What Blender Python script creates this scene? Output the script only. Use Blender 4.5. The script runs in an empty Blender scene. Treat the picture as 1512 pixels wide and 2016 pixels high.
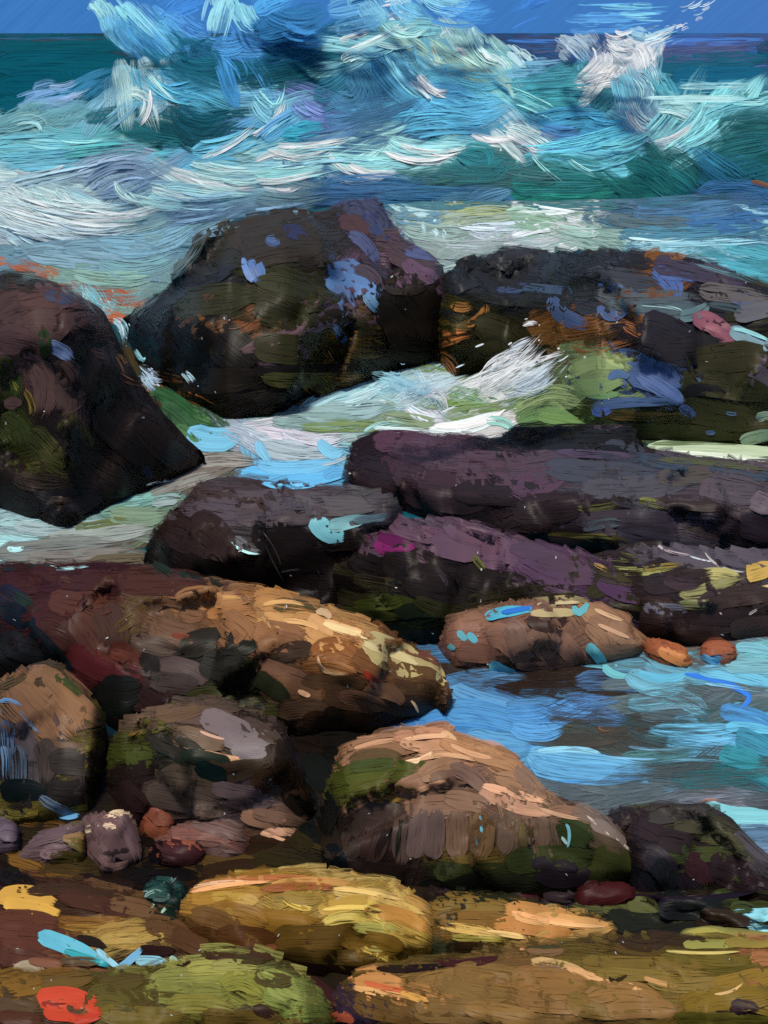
import bpy, math, random
import numpy as np
from mathutils import Vector, noise
from mathutils.bvhtree import BVHTree

random.seed(7)
R = math.radians
scene = bpy.context.scene
col = scene.collection

# ------------------------------------------------------------------ camera, sky, sun, exposure
CAM = Vector((0.0, 0.0, 4.0)); PITCH = R(21.2); FPX = 1008 / math.tan(R(22.5))
cam = bpy.data.objects.new("camera", bpy.data.cameras.new("camera")); col.objects.link(cam)
cam.location = CAM; cam.rotation_euler = (R(90) - PITCH, 0, 0)
cam.data.sensor_fit = 'VERTICAL'; cam.data.angle = R(45); cam.data.clip_end = 20000
scene.camera = cam

SUN_DIR = Vector((-0.14, -0.26, 0.92)).normalized()      # points at the sun
EL = math.asin(SUN_DIR.z); AZ = math.atan2(SUN_DIR.x, SUN_DIR.y)
sun = bpy.data.objects.new("sun", bpy.data.lights.new("sun", 'SUN')); col.objects.link(sun)
sun.rotation_euler = SUN_DIR.to_track_quat('Z', 'Y').to_euler()
sun.data.energy = 3.5; sun.data.angle = R(9); sun.data.color = (1.0, 0.93, 0.80)

world = bpy.data.worlds.new("World"); scene.world = world; world.use_nodes = True
nt = world.node_tree; nt.nodes.clear()
def N(tree, kind, **kw):
    n = tree.nodes.new(kind)
    for k, v in kw.items(): setattr(n, k, v)
    return n
sky = N(nt, 'ShaderNodeTexSky', sky_type='NISHITA', sun_disc=False)
sky.sun_elevation = EL; sky.sun_rotation = AZ; sky.altitude = 200; sky.air_density = 1.0; sky.ozone_density = 2.0
bg = N(nt, 'ShaderNodeBackground'); bg.inputs['Strength'].default_value = 0.10
# deep blue band low over the sea, brushed in slanting strokes
tc = N(nt, 'ShaderNodeTexCoord'); sp = N(nt, 'ShaderNodeSeparateXYZ'); nt.links.new(tc.outputs['Generated'], sp.inputs[0])
band = N(nt, 'ShaderNodeMapRange'); band.inputs['From Min'].default_value = 0.05; band.inputs['From Max'].default_value = 0.16
band.inputs['To Min'].default_value = 1; band.inputs['To Max'].default_value = 0
nt.links.new(sp.outputs['Z'], band.inputs['Value'])
m0 = N(nt, 'ShaderNodeMapping'); m0.inputs['Rotation'].default_value = (0, R(40), 0)
mp = N(nt, 'ShaderNodeMapping'); mp.inputs['Scale'].default_value = (22, 8, 420)
nz = N(nt, 'ShaderNodeTexNoise'); nz.inputs['Scale'].default_value = 1.0; nz.inputs['Detail'].default_value = 3
nt.links.new(tc.outputs['Generated'], m0.inputs['Vector']); nt.links.new(m0.outputs[0], mp.inputs['Vector']); nt.links.new(mp.outputs[0], nz.inputs['Vector'])
cr = N(nt, 'ShaderNodeValToRGB')
cr.color_ramp.elements[0].position = 0.3; cr.color_ramp.elements[0].color = (0.42, 1.80, 4.9, 1)
cr.color_ramp.elements[1].position = 0.7; cr.color_ramp.elements[1].color = (0.52, 2.06, 5.5, 1)
nt.links.new(nz.outputs['Fac'], cr.inputs[0])
mx = N(nt, 'ShaderNodeMix', data_type='RGBA')
vi = N(nt, 'ShaderNodeMapRange'); vi.inputs['From Min'].default_value = 0.05; vi.inputs['From Max'].default_value = 0.32   # a violet cast to the right
vi.inputs['To Max'].default_value = 0.45; nt.links.new(sp.outputs['X'], vi.inputs['Value'])
m2 = N(nt, 'ShaderNodeMix', data_type='RGBA'); nt.links.new(vi.outputs[0], m2.inputs[0]); nt.links.new(cr.outputs[0], m2.inputs[6])
m2.inputs[7].default_value = (0.8, 1.8, 5.1, 1)
nt.links.new(band.outputs[0], mx.inputs[0]); nt.links.new(sky.outputs[0], mx.inputs[6]); nt.links.new(m2.outputs[2], mx.inputs[7])
nt.links.new(mx.outputs[2], bg.inputs['Color'])
wo = N(nt, 'ShaderNodeOutputWorld'); nt.links.new(bg.outputs[0], wo.inputs['Surface'])

scene.view_settings.view_transform = 'Standard'; scene.view_settings.look = 'None'
scene.view_settings.exposure = 0.0; scene.view_settings.gamma = 1.0
scene.render.engine = 'CYCLES'
scene.cycles.max_bounces = 4; scene.cycles.diffuse_bounces = 2; scene.cycles.glossy_bounces = 2
scene.cycles.transparent_max_bounces = 40; scene.cycles.use_denoising = False

# ------------------------------------------------------------------ helpers
UP = Vector((0, math.sin(PITCH), math.cos(PITCH))); FW = Vector((0, math.cos(PITCH), -math.sin(PITCH)))
def ray(u, v):
    return Vector(((u - 756) / FPX, 0, 0)) + UP * ((1008 - v) / FPX) + FW      # not normalised: t is depth along the axis
HORIZON = 1008 - FPX * math.tan(PITCH)
def lin(c):
    c = c / 255.0
    return c / 12.92 if c <= 0.04045 else ((c + 0.055) / 1.055) ** 2.4
GAIN = 1.45
def paint_of(hexs):
    c = [lin(int(hexs[i:i + 2], 16)) for i in (0, 2, 4)]
    l = 0.3 * c[0] + 0.6 * c[1] + 0.1 * c[2]
    return [min(0.80, x * GAIN * (l + 1e-4) ** 0.10 * (1 - 0.35 * l)) for x in c]
def interp(pl, u):
    if u <= pl[0][0]: return pl[0][1]
    for (a, b), (c, d) in zip(pl, pl[1:]):
        if u <= c: return b + (d - b) * (u - a) / max(1e-6, c - a)
    return pl[-1][1]

# ------------------------------------------------------------------ materials
def new_mat(name):
    m = bpy.data.materials.new(name); m.use_nodes = True; m.node_tree.nodes.clear(); return m
def math_node(t, op, a, b=None, clamp=False):
    n = N(t, 'ShaderNodeMath', operation=op, use_clamp=clamp)
    for i, x in enumerate((a, b)):
        if x is None: continue
        if isinstance(x, (int, float)): n.inputs[i].default_value = x
        else: t.links.new(x, n.inputs[i])
    return n.outputs[0]
def make_paint(name, rough, translucent=0.0, streaks=0.10, gloss=0.12):
    """thick oil-like coat: bristle streaks run along each dab, dry dabs break up into bristle lines"""
    m = new_mat(name); t = m.node_tree; L = t.links.new
    out = N(t, 'ShaderNodeOutputMaterial'); bs = N(t, 'ShaderNodeBsdfPrincipled')
    at = N(t, 'ShaderNodeAttribute', attribute_name='paint')
    br = N(t, 'ShaderNodeAttribute', attribute_name='bristle'); st = N(t, 'ShaderNodeAttribute', attribute_name='span')
    s = N(t, 'ShaderNodeSeparateXYZ'); L(st.outputs['Vector'], s.inputs[0])
    def streak(sc, det, off):
        mp = N(t, 'ShaderNodeMapping'); mp.inputs['Scale'].default_value = sc; mp.inputs['Location'].default_value = (off, off, off)
        L(br.outputs['Vector'], mp.inputs['Vector'])
        n = N(t, 'ShaderNodeTexNoise'); n.inputs['Scale'].default_value = 1; n.inputs['Detail'].default_value = det
        n.inputs['Roughness'].default_value = 0.6
        L(mp.outputs[0], n.inputs['Vector']); return n.outputs['Fac']
    n1 = streak((0.016, 0.40, 1), 2, 0); n2 = streak((0.011, 0.50, 1), 2, 31.7)
    def unit(x, lo, hi):
        q = N(t, 'ShaderNodeMapRange'); q.inputs['From Min'].default_value = lo; q.inputs['From Max'].default_value = hi
        L(x, q.inputs['Value']); return q.outputs[0]
    a = unit(n1, 0.28, 0.72)
    # coverage: full in the middle, breaking at the sides and the ends
    e = math_node(t, 'SUBTRACT', 1.0, math_node(t, 'ABSOLUTE', math_node(t, 'SUBTRACT', math_node(t, 'MULTIPLY', s.outputs[1], 2.0), 1.0)))
    side = math_node(t, 'DIVIDE', e, math_node(t, 'ADD', math_node(t, 'MULTIPLY', s.outputs[2], 0.4), 0.12), True)
    head = math_node(t, 'DIVIDE', s.outputs[0], 0.06, True)
    tail = math_node(t, 'DIVIDE', math_node(t, 'SUBTRACT', 1.0, s.outputs[0]), math_node(t, 'ADD', math_node(t, 'MULTIPLY', s.outputs[2], 0.5), 0.10), True)
    cov = math_node(t, 'MULTIPLY', math_node(t, 'MULTIPLY', side, head), tail)
    cov = math_node(t, 'POWER', cov, 0.6)
    wet = math_node(t, 'SUBTRACT', 1.05, math_node(t, 'MULTIPLY', s.outputs[2], 0.95))
    thr = math_node(t, 'SUBTRACT', 1.0, math_node(t, 'MULTIPLY', cov, wet))
    df = math_node(t, 'SUBTRACT', a, thr)      # soft dabs (thin paint rubbed on) blend, thick ones break off sharply
    sf = math_node(t, 'ADD', math_node(t, 'MULTIPLY', at.outputs['Alpha'], 0.75), 0.13)
    al = math_node(t, 'DIVIDE', math_node(t, 'ADD', df, 0.02), sf, True)
    # colour: streaks of thinner and richer paint
    k = N(t, 'ShaderNodeMapRange'); k.inputs['From Min'].default_value = 0.3; k.inputs['From Max'].default_value = 0.7
    k.inputs['To Min'].default_value = 1 - streaks; k.inputs['To Max'].default_value = 1 + streaks; L(n2, k.inputs['Value'])
    vm = N(t, 'ShaderNodeVectorMath', operation='SCALE'); L(at.outputs['Color'], vm.inputs[0]); L(k.outputs[0], vm.inputs['Scale'])
    L(vm.outputs[0], bs.inputs['Base Color'])
    bs.inputs['Roughness'].default_value = rough; bs.inputs['Specular IOR Level'].default_value = gloss
    bp = N(t, 'ShaderNodeBump'); bp.inputs['Strength'].default_value = 0.13; bp.inputs['Distance'].default_value = 0.02
    L(math_node(t, 'ADD', n1, n2), bp.inputs['Height']); L(bp.outputs[0], bs.inputs['Normal'])
    sh = bs.outputs[0]
    if translucent:
        tr = N(t, 'ShaderNodeBsdfTranslucent'); L(vm.outputs[0], tr.inputs['Color'])
        ms = N(t, 'ShaderNodeMixShader'); ms.inputs[0].default_value = translucent
        L(sh, ms.inputs[1]); L(tr.outputs[0], ms.inputs[2]); sh = ms.outputs[0]
    tp = N(t, 'ShaderNodeBsdfTransparent'); mm = N(t, 'ShaderNodeMixShader')
    L(al, mm.inputs[0]); L(tp.outputs[0], mm.inputs[1]); L(sh, mm.inputs[2]); L(mm.outputs[0], out.inputs['Surface'])
    return m
PAINT = make_paint('oil_paint', 0.42)
PAINT_WATER = make_paint('water_paint', 0.34, 0, 0.2, 0.04)
PAINT_SEA = make_paint('sea_paint', 0.6, 0, 0.22, 0.0)
PAINT_SPRAY = make_paint('spray_paint', 0.5, 0.2, 0.3, 0.0)
def base_mat(name, c1, c2, scale, rough=0.55, bump=0.4, gloss=0.12):
    m = new_mat(name); t = m.node_tree; L = t.links.new
    out = N(t, 'ShaderNodeOutputMaterial'); bs = N(t, 'ShaderNodeBsdfPrincipled'); L(bs.outputs[0], out.inputs['Surface'])
    tc = N(t, 'ShaderNodeTexCoord'); mp = N(t, 'ShaderNodeMapping'); mp.inputs['Scale'].default_value = scale
    L(tc.outputs['Object'], mp.inputs['Vector'])
    n = N(t, 'ShaderNodeTexNoise'); n.inputs['Scale'].default_value = 1; n.inputs['Detail'].default_value = 6; L(mp.outputs[0], n.inputs['Vector'])
    r = N(t, 'ShaderNodeValToRGB'); r.color_ramp.elements[0].position = 0.35; r.color_ramp.elements[1].position = 0.68
    r.color_ramp.elements[0].color = (*paint_of(c1), 1); r.color_ramp.elements[1].color = (*paint_of(c2), 1)
    L(n.outputs['Fac'], r.inputs[0]); L(r.outputs[0], bs.inputs['Base Color'])
    bs.inputs['Roughness'].default_value = rough; bs.inputs['Specular IOR Level'].default_value = gloss
    b = N(t, 'ShaderNodeBump'); b.inputs['Strength'].default_value = bump; b.inputs['Distance'].default_value = 0.03
    L(n.outputs['Fac'], b.inputs['Height']); L(b.outputs[0], bs.inputs['Normal'])
    return m
_bm = {}
def rock_mat(c1, c2):
    k = (c1, c2)
    if k not in _bm: _bm[k] = base_mat('rock_' + c1, c1, c2, (3.0, 3.0, 9.0))
    return _bm[k]

# ------------------------------------------------------------------ surfaces: every rock, the wave, the water and the ground
class Surface:
    def __init__(s, name, label, cat, kind, mat, group=None):
        s.name, s.label, s.cat, s.kind, s.mat, s.group = name, label, cat, kind, mat, group
        s.v, s.f = [], []
        s.dabs = {}                       # part name or '' -> list of dabs
        s.known = []                      # (centre u, centre v, angle, paint) of the dabs laid by hand
        s.fill = (26, 105, 42)             # spacing, length, width of the under-painting, in photo pixels
SURF = []
def surface(*a, **k):
    s = Surface(*a, **k); SURF.append(s); return s

def loft(s, top, brk, bot, z0, steep, rise, amp, back=None, step=8, seed=0, facet=0.95):
    u0, u1 = min(bot[0][0], top[0][0]), max(bot[-1][0], top[-1][0])
    n = max(14, int((u1 - u0) / step)); cols = []
    hmax = max(interp(bot, u0 + (u1 - u0) * i / 40) - interp(top, u0 + (u1 - u0) * i / 40) for i in range(41))
    n1, n2, n3 = max(5, int(hmax / 22)), max(5, int(hmax / 26)), 7
    for i in range(n + 1):
        u = u0 + (u1 - u0) * i / n
        vt, vk, vb = interp(top, u), interp(brk, u), interp(bot, u)
        e = min(u - u0, u1 - u) / min(15.0, 0.09 * (u1 - u0))
        if e < 1:
            q = math.sqrt(max(0.0, 1 - (1 - e) ** 2)); mid = (vt + 2 * vb) / 3
            vt, vk, vb = mid + (vt - mid) * q, mid + (vk - mid) * q, mid + (vb - mid) * q
        vk = min(max(vk, vt + 0.5), vb - 0.5) if vb - vt > 1.2 else (vt + vb) / 2
        d = ray(u, vb); B = CAM + d * ((z0 - CAM.z) / d.z)
        d = ray(u, vk); t = (steep * (CAM.z - z0) + B.y - CAM.y) / (d.y - steep * d.z); K = CAM + d * t
        d = ray(u, vt); t = (CAM.z - K.z - rise * (CAM.y - K.y)) / (rise * d.y - d.z); T = CAM + d * t
        h = T.z - z0; row = [Vector((B.x, B.y + 0.05, z0 - 0.35)), Vector((B.x, B.y + 0.01, z0 - 0.12))]
        for j in range(n1):
            w = j / n1; p = B.lerp(K, w); p.y -= 0.07 * h * math.sin(math.pi * w); row.append(p)
        for j in range(n2 + 1):
            w = j / n2; p = K.lerp(T, w); p.z += 0.03 * h * math.sin(math.pi * w); row.append(p)
        dep = back if back else 0.45 * h + 0.25 * (T.y - B.y) + 0.1
        for j in range(1, n3 + 1):
            w = j / n3
            row.append(Vector((T.x * (1 + 0.02 * w), T.y + dep * math.sin(w * math.pi / 2), z0 - 0.3 + (h + 0.3) * math.cos(w * math.pi / 2))))
        cols.append(row)
    m = len(cols[0]); base = len(s.v); f = 1.0 / max(amp * 9, 0.05)
    for i, row in enumerate(cols):
        for j, p in enumerate(row):
            q = p * f + Vector((seed * 7.3, seed * 3.1, 0))
            dv = noise.turbulence_vector(q * 1.7, 3, False, noise_basis='BLENDER')
            dd, pts = noise.voronoi(q * facet)                     # flat broken planes, each tilted its own way
            c = pts[0]; rv = noise.cell_vector(c * 53.1) - Vector((0.5, 0.5, 0.5))
            k = 0.0 if s.cat == 'wave' else ((q * facet - c).dot(rv) * 5.4 + (rv.x + rv.y) * 0.9) * amp
            s.v.append(p + Vector((0, dv.y * amp * 0.25, dv.z * amp * 0.18)) + Vector((0.0 if s.cat == 'wave' else rv.z * 0.5 * amp, -k, k * 0.55)))
    for i in range(n):
        for j in range(m - 1):
            a = base + i * m + j; s.f.append((a, a + m, a + m + 1, a + 1))
    s.f.append(tuple(base + j for j in range(m))); s.f.append(tuple(base + n * m + j for j in reversed(range(m))))

def rock(name, label, cat, c1, c2, top, brk, bot, z0=0.0, steep=0.25, rise=0.3, amp=0.05, group=None, fill=None, back=None, step=8):
    s = surface(name, label, cat, 'thing', rock_mat(c1, c2), group)
    loft(s, top, brk, bot, z0, steep, rise, amp, back, step, seed=len(SURF))
    if fill: s.fill = fill
    return s
def stone(name, label, cat, c1, c2, u0, u1, vt, vb, z0=0.06, skew=0.0, flat=0.45, group=None):
    """a small loose stone: a rounded block seen between these columns and rows"""
    top, brk, bot = [], [], []
    for i in range(13):
        w = i / 12; u = u0 + (u1 - u0) * w
        k = (1 - abs(2 * w - 1) ** 3.4) ** 0.5
        mid = vt + (vb - vt) * 0.62 + skew * (w - 0.5) * (vb - vt)
        top.append((u, mid - (vb - vt) * 0.62 * k)); bot.append((u, mid + (vb - vt) * 0.38 * k))
        brk.append((u, top[-1][1] + (bot[-1][1] - top[-1][1]) * flat))
    return rock(name, label, cat, c1, c2, top, brk, bot, z0, 0.35, 0.35, 0.011, group, (22, 50, 22), step=5)

# ------------------------------------------------------------------ the setting: ground, sea, tide pool
def smooth(a, b, x):
    x = min(1, max(0, (x - a) / (b - a))); return x * x * (3 - 2 * x)
g = surface('ground', None, None, 'structure', base_mat('wet_ground', '17120e', '2c2117', (2.5, 2.5, 2.5)))
NX, NY = 110, 120
for j in range(NY + 1):
    y = -14 + 23.3 * (j / NY) ** 0.6
    for i in range(NX + 1):
        x = -14 + 28 * i / NX
        land = max(smooth(5.55, 4.95, y), smooth(0.45, -0.1, x) * smooth(9.0, 8.5, y))
        z = 0.07 * land - 0.45 * (1 - land) + 0.05 * noise.noise(Vector((x * 2.1, y * 2.1, 3)))
        g.v.append(Vector((x, y, z)))
for j in range(NY):
    for i in range(NX):
        a = j * (NX + 1) + i; g.f.append((a, a + 1, a + NX + 2, a + NX + 1))
g.fill = (30, 70, 30)

sea = surface('sea', None, None, 'structure', base_mat('deep_water', '0c4450', '13566a', (0.05, 0.2, 1.0), 0.6, 0.0, 0.0))
ys = [8.45 * (60 / 8.45) ** (j / 150) for j in range(151)] + [60 * 150 ** (j / 34) for j in range(1, 35)]
for y in ys:
    for i in range(141):
        x = (i / 70 - 1) * (14 + 1.1 * y)
        fade = 1 if y < 60 else 60 / y
        z = fade * (0.05 * noise.noise(Vector((x * 0.7, y * 1.1, 0))) + 0.025 * noise.noise(Vector((x * 2.3, y * 3.1, 5)))) - 0.01
        sea.v.append(Vector((x, y, z)))
for j in range(len(ys) - 1):
    for i in range(140):
        a = j * 141 + i; sea.f.append((a, a + 1, a + 142, a + 141))
sea.fill = (24, 110, 30)
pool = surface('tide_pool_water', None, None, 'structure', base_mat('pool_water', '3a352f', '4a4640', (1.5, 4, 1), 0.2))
for j in range(41):
    y = 4.95 + 3.75 * j / 40
    for i in range(61):
        x = -0.35 + 8 * i / 60
        pool.v.append(Vector((x, y, 0.012 + 0.012 * noise.noise(Vector((x * 1.6, y * 3.2, 8))))))
for j in range(40):
    for i in range(60):
        a = j * 61 + i; pool.f.append((a, a + 1, a + 62, a + 61))
pool.fill = (26, 150, 40)

# ------------------------------------------------------------------ the breaking wave
wave = surface('breaking_wave', 'long breaking wave of teal water and white foam behind the dark rocks', 'wave', 'thing',
               base_mat('wave_water', '1f5a66', '3a7c90', (0.5, 0.5, 2.5), 0.35))
loft(wave, [(-420, 250), (-150, 232), (0, 226), (120, 214), (220, 190), (300, 150), (380, 110), (480, 76), (580, 60), (680, 50), (780, 52), (880, 70), (950, 100),
            (1030, 128), (1120, 136), (1200, 128), (1260, 132), (1310, 172), (1360, 196), (1430, 194), (1512, 188), (1700, 196), (1950, 230)],
     [(-420, 330), (0, 320), (250, 300), (500, 285), (800, 280), (1000, 270), (1200, 262), (1512, 270), (1950, 300)],
     [(-420, 500), (0, 486), (200, 470), (420, 440), (650, 410), (860, 400), (1100, 400), (1300, 392), (1512, 380), (1950, 390)],
     -0.05, 1.1, 0.75, 0.30, back=5.0, step=9, seed=2, facet=0.3)
wave.fill = (20, 130, 34)

# ------------------------------------------------------------------ rocks (polylines along the picture: ridge, edge between top and face, waterline)
FAR = 'dark wave-washed rocks'
MID = 'dark purple shelf rocks'
NEAR = 'brown shore boulders'
LEDGE = 'mossy foreground ledges'
STONE = 'loose stones between the boulders'
PEB = 'bright pebbles'
rock('sea_boulder', 'tall dark brown boulder with a mossy left side and black flank, in the channel foam', 'boulder', '1c1612', '2c211c',
     [(-260, 560), (0, 545), (60, 545), (130, 568), (195, 612), (222, 660), (250, 725), (300, 790), (360, 855), (405, 900)],
     [(-260, 660), (0, 640), (120, 650), (190, 680), (230, 735), (290, 820), (350, 870), (405, 905)],
     [(-260, 985), (0, 990), (60, 1015), (140, 1022), (220, 988), (330, 955), (385, 925), (405, 910)], amp=0.09, group=FAR)
rock('sea_boulder', 'big humped black rock with slate-blue patches, in the surf below the breaking wave', 'boulder', '181511', '2a2620',
     [(240, 640), (262, 612), (320, 580), (372, 525), (398, 468), (440, 446), (560, 424), (690, 404), (738, 402), (770, 445), (800, 480), (850, 500), (875, 530), (890, 600)],
     [(240, 650), (300, 645), (480, 620), (560, 580), (690, 600), (780, 580), (860, 560), (890, 620)],
     [(240, 660), (270, 705), (300, 740), (390, 800), (450, 815), (560, 802), (640, 778), (760, 738), (850, 716), (890, 700)], amp=0.12, group=FAR)
rock('sea_boulder', 'long low dark rock with blue and rose dabs, behind the pale green water streak', 'boulder', '201e1c', '302e2c',
     [(845, 620), (870, 545), (920, 503), (1000, 492), (1100, 492), (1200, 502), (1300, 507), (1400, 527), (1512, 562), (1800, 610)],
     [(845, 640), (900, 570), (1000, 600), (1100, 610), (1250, 630), (1350, 640), (1512, 640), (1800, 680)],
     [(845, 690), (890, 738), (1000, 735), (1080, 770), (1130, 820), (1180, 850), (1260, 862), (1400, 866), (1512, 871), (1800, 880)], amp=0.10, group=FAR)
rock('shelf_rock', 'flat dull purple shelf rock with a black back edge, before the foaming channel', 'rock', '1f181a', '33272d',
     [(682, 905), (700, 874), (740, 858), (800, 855), (900, 863), (990, 866), (1010, 850), (1245, 845), (1262, 882), (1300, 890), (1400, 905), (1512, 916), (1800, 930)],
     [(682, 930), (760, 950), (900, 975), (1100, 985), (1300, 985), (1512, 1000), (1800, 1010)],
     [(682, 970), (780, 1005), (900, 1045), (1100, 1090), (1300, 1118), (1512, 1115), (1800, 1125)], rise=0.12, amp=0.05, group=MID)
rock('shelf_rock', 'black-brown rock with a flat grey top and turquoise dab, under the purple shelf', 'rock', '19120f', '2a1e1b',
     [(282, 1090), (300, 1058), (340, 1008), (385, 960), (440, 945), (560, 958), (700, 965), (800, 990)],
     [(282, 1095), (330, 1065), (400, 1035), (480, 1022), (620, 1026), (700, 1010), (800, 1010)],
     [(282, 1112), (330, 1150), (420, 1168), (560, 1190), (650, 1202), (760, 1212), (800, 1150)], rise=0.15, amp=0.05, group=MID)
rock('shelf_rock', 'sloping dark rock with a mauve ridge and a magenta dab, behind the tan boulder', 'rock', '1a1412', '2a211d',
     [(640, 1110), (700, 1050), (760, 1022), (900, 1030), (960, 1045), (1100, 1085), (1200, 1110), (1260, 1160), (1292, 1195)],
     [(640, 1130), (720, 1085), (850, 1090), (940, 1120), (1080, 1155), (1200, 1180), (1292, 1202)],
     [(640, 1190), (700, 1222), (800, 1262), (900, 1258), (1000, 1262), (1150, 1262), (1250, 1258), (1292, 1215)], rise=0.2, amp=0.05, group=MID)
rock('shelf_rock', 'low brown ledge with yellow-green patches, along the far edge of the pool', 'rock', '231a18', '382b29',
     [(1130, 1110), (1250, 1080), (1400, 1090), (1512, 1095), (1800, 1100)],
     [(1130, 1140), (1300, 1180), (1512, 1190), (1800, 1200)],
     [(1130, 1185), (1250, 1250), (1290, 1264), (1400, 1268), (1512, 1264), (1800, 1268)], rise=0.12, amp=0.04, group=MID)
rock('shore_boulder', 'long brown boulder with a tan ridge running to the pool, dark red left end', 'boulder', '241a14', '3a2a1e',
     [(-250, 1130), (0, 1120), (150, 1118), (300, 1125), (380, 1145), (500, 1165), (600, 1185), (640, 1203), (720, 1232), (800, 1270), (860, 1300), (880, 1340), (884, 1362)],
     [(-250, 1210), (0, 1210), (150, 1250), (300, 1265), (450, 1270), (560, 1290), (700, 1320), (800, 1340), (860, 1345), (884, 1368)],
     [(-250, 1350), (0, 1340), (150, 1400), (250, 1445), (400, 1452), (560, 1470), (700, 1452), (820, 1428), (860, 1412), (884, 1374)], rise=0.3, amp=0.05, group=NEAR)
rock('shore_boulder', 'rounded tan boulder with an olive cap and turquoise dabs, standing in the tide pool', 'boulder', '4a362b', '6a4c3b',
     [(863, 1262), (880, 1222), (960, 1202), (1040, 1188), (1150, 1182), (1172, 1190), (1230, 1215), (1240, 1240), (1278, 1268)],
     [(863, 1266), (900, 1240), (1000, 1235), (1100, 1230), (1200, 1240), (1278, 1272)],
     [(863, 1275), (900, 1312), (1000, 1320), (1120, 1316), (1200, 1296), (1278, 1276)], z0=0.0, amp=0.045, group=NEAR)
rock('shore_boulder', 'large front boulder with a pinkish tan top and mossy shoulder, beside the blue pool', 'boulder', '33271f', '4c3a2c',
     [(640, 1560), (668, 1492), (716, 1462), (790, 1446), (880, 1438), (902, 1458), (1016, 1494), (1030, 1506), (1080, 1574), (1165, 1604), (1200, 1628), (1254, 1684), (1268, 1704)],
     [(628, 1610), (680, 1565), (800, 1598), (950, 1610), (1080, 1618), (1160, 1640), (1230, 1695), (1268, 1708)],
     [(628, 1690), (700, 1725), (800, 1748), (900, 1768), (1000, 1775), (1100, 1765), (1200, 1760), (1268, 1725)], z0=0.03, amp=0.05, group=NEAR)
rock('shore_boulder', 'squat boulder with a grey top and one bright tan edge, beside the black gap', 'boulder', '261b13', '3d2e22',
     [(222, 1470), (246, 1424), (352, 1388), (420, 1386), (548, 1436), (562, 1456), (606, 1560), (618, 1590)],
     [(222, 1495), (300, 1478), (400, 1502), (500, 1508), (560, 1505), (600, 1575), (618, 1600)],
     [(222, 1565), (260, 1625), (350, 1650), (450, 1658), (560, 1655), (618, 1625)], z0=0.05, amp=0.05, group=NEAR)
rock('shore_boulder', 'tilted boulder with a flat tan top and bluish streaked face, by the squat boulder', 'boulder', '2a2420', '40352d',
     [(-200, 1360), (0, 1350), (52, 1318), (88, 1310), (112, 1326), (206, 1424), (210, 1432)],
     [(-200, 1450), (0, 1405), (60, 1450), (120, 1488), (165, 1482), (208, 1445)],
     [(-200, 1600), (0, 1615), (100, 1605), (180, 1595), (208, 1520)], z0=0.05, rise=0.45, amp=0.04, group=NEAR)
rock('shore_boulder', 'dark maroon boulder with a grey-green top, at the near right corner of the pool', 'boulder', '1e181a', '2e2526',
     [(1180, 1650), (1200, 1606), (1290, 1596), (1390, 1590), (1440, 1620), (1490, 1670), (1560, 1722), (1610, 1764)],
     [(1180, 1662), (1260, 1668), (1340, 1695), (1440, 1695), (1520, 1735), (1610, 1768)],
     [(1180, 1690), (1260, 1768), (1340, 1780), (1450, 1768), (1520, 1768), (1610, 1774)], z0=0.0, amp=0.045, group=NEAR)
# foreground ledges
rock('ledge', 'golden yellow rounded ledge in the foreground, below the large front boulder', 'ledge', '3c2c16', '5c471f',
     [(356, 1790), (385, 1752), (430, 1738), (500, 1728), (600, 1722), (720, 1733), (800, 1760), (850, 1790), (868, 1832)],
     [(356, 1810), (450, 1806), (600, 1815), (750, 1825), (868, 1842)],
     [(356, 1860), (450, 1895), (600, 1908), (750, 1908), (840, 1890), (868, 1852)], z0=0.08, amp=0.02, group=LEDGE, fill=(26, 120, 40))
rock('ledge', 'pointed tan slab with ridged edges, right of the golden yellow ledge', 'ledge', '4a3a1e', '66502b',
     [(832, 1792), (900, 1768), (1000, 1775), (1100, 1795), (1180, 1810), (1218, 1826)],
     [(832, 1832), (950, 1842), (1100, 1852), (1180, 1846), (1218, 1831)],
     [(832, 1870), (950, 1885), (1050, 1890), (1150, 1872), (1218, 1836)], z0=0.09, amp=0.015, group=LEDGE, fill=(26, 120, 40))
rock('ledge', 'red-brown ledge with yellow dabs and a small turquoise puddle, at the lower left', 'ledge', '38261c', '4f3526',
     [(-200, 1735), (0, 1738), (120, 1750), (250, 1772), (330, 1800), (425, 1850)],
     [(-200, 1890), (0, 1900), (200, 1918), (330, 1908), (425, 1888)],
     [(-200, 1950), (0, 1950), (200, 1942), (330, 1930), (425, 1910)], z0=0.08, rise=0.08, amp=0.015, group=LEDGE, fill=(28, 140, 46))
rock('ledge', 'olive ledge covered in bright green moss, with a red pebble on it', 'ledge', '3e3318', '55481f',
     [(-200, 1930), (0, 1934), (200, 1934), (330, 1922), (410, 1894), (520, 1892), (600, 1935), (655, 1990)],
     [(-200, 2020), (300, 2010), (520, 1985), (655, 2008)],
     [(-200, 2150), (300, 2150), (600, 2110), (655, 2030)], z0=0.08, rise=0.08, amp=0.015, group=LEDGE, fill=(28, 140, 46))
rock('ledge', 'broad ochre-brown slab with scored ridges and a peach knob, along the bottom right', 'ledge', '4a3a1e', '62502a',
     [(655, 1965), (700, 1927), (760, 1914), (900, 1906), (1000, 1890), (1060, 1882), (1200, 1868), (1300, 1866), (1400, 1872), (1512, 1868), (1800, 1870)],
     [(655, 1995), (900, 2000), (1200, 1995), (1500, 1990), (1800, 1990)],
     [(655, 2030), (900, 2150), (1500, 2150), (1800, 2150)], z0=0.08, rise=0.08, amp=0.015, group=LEDGE, fill=(28, 140, 46))
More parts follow.
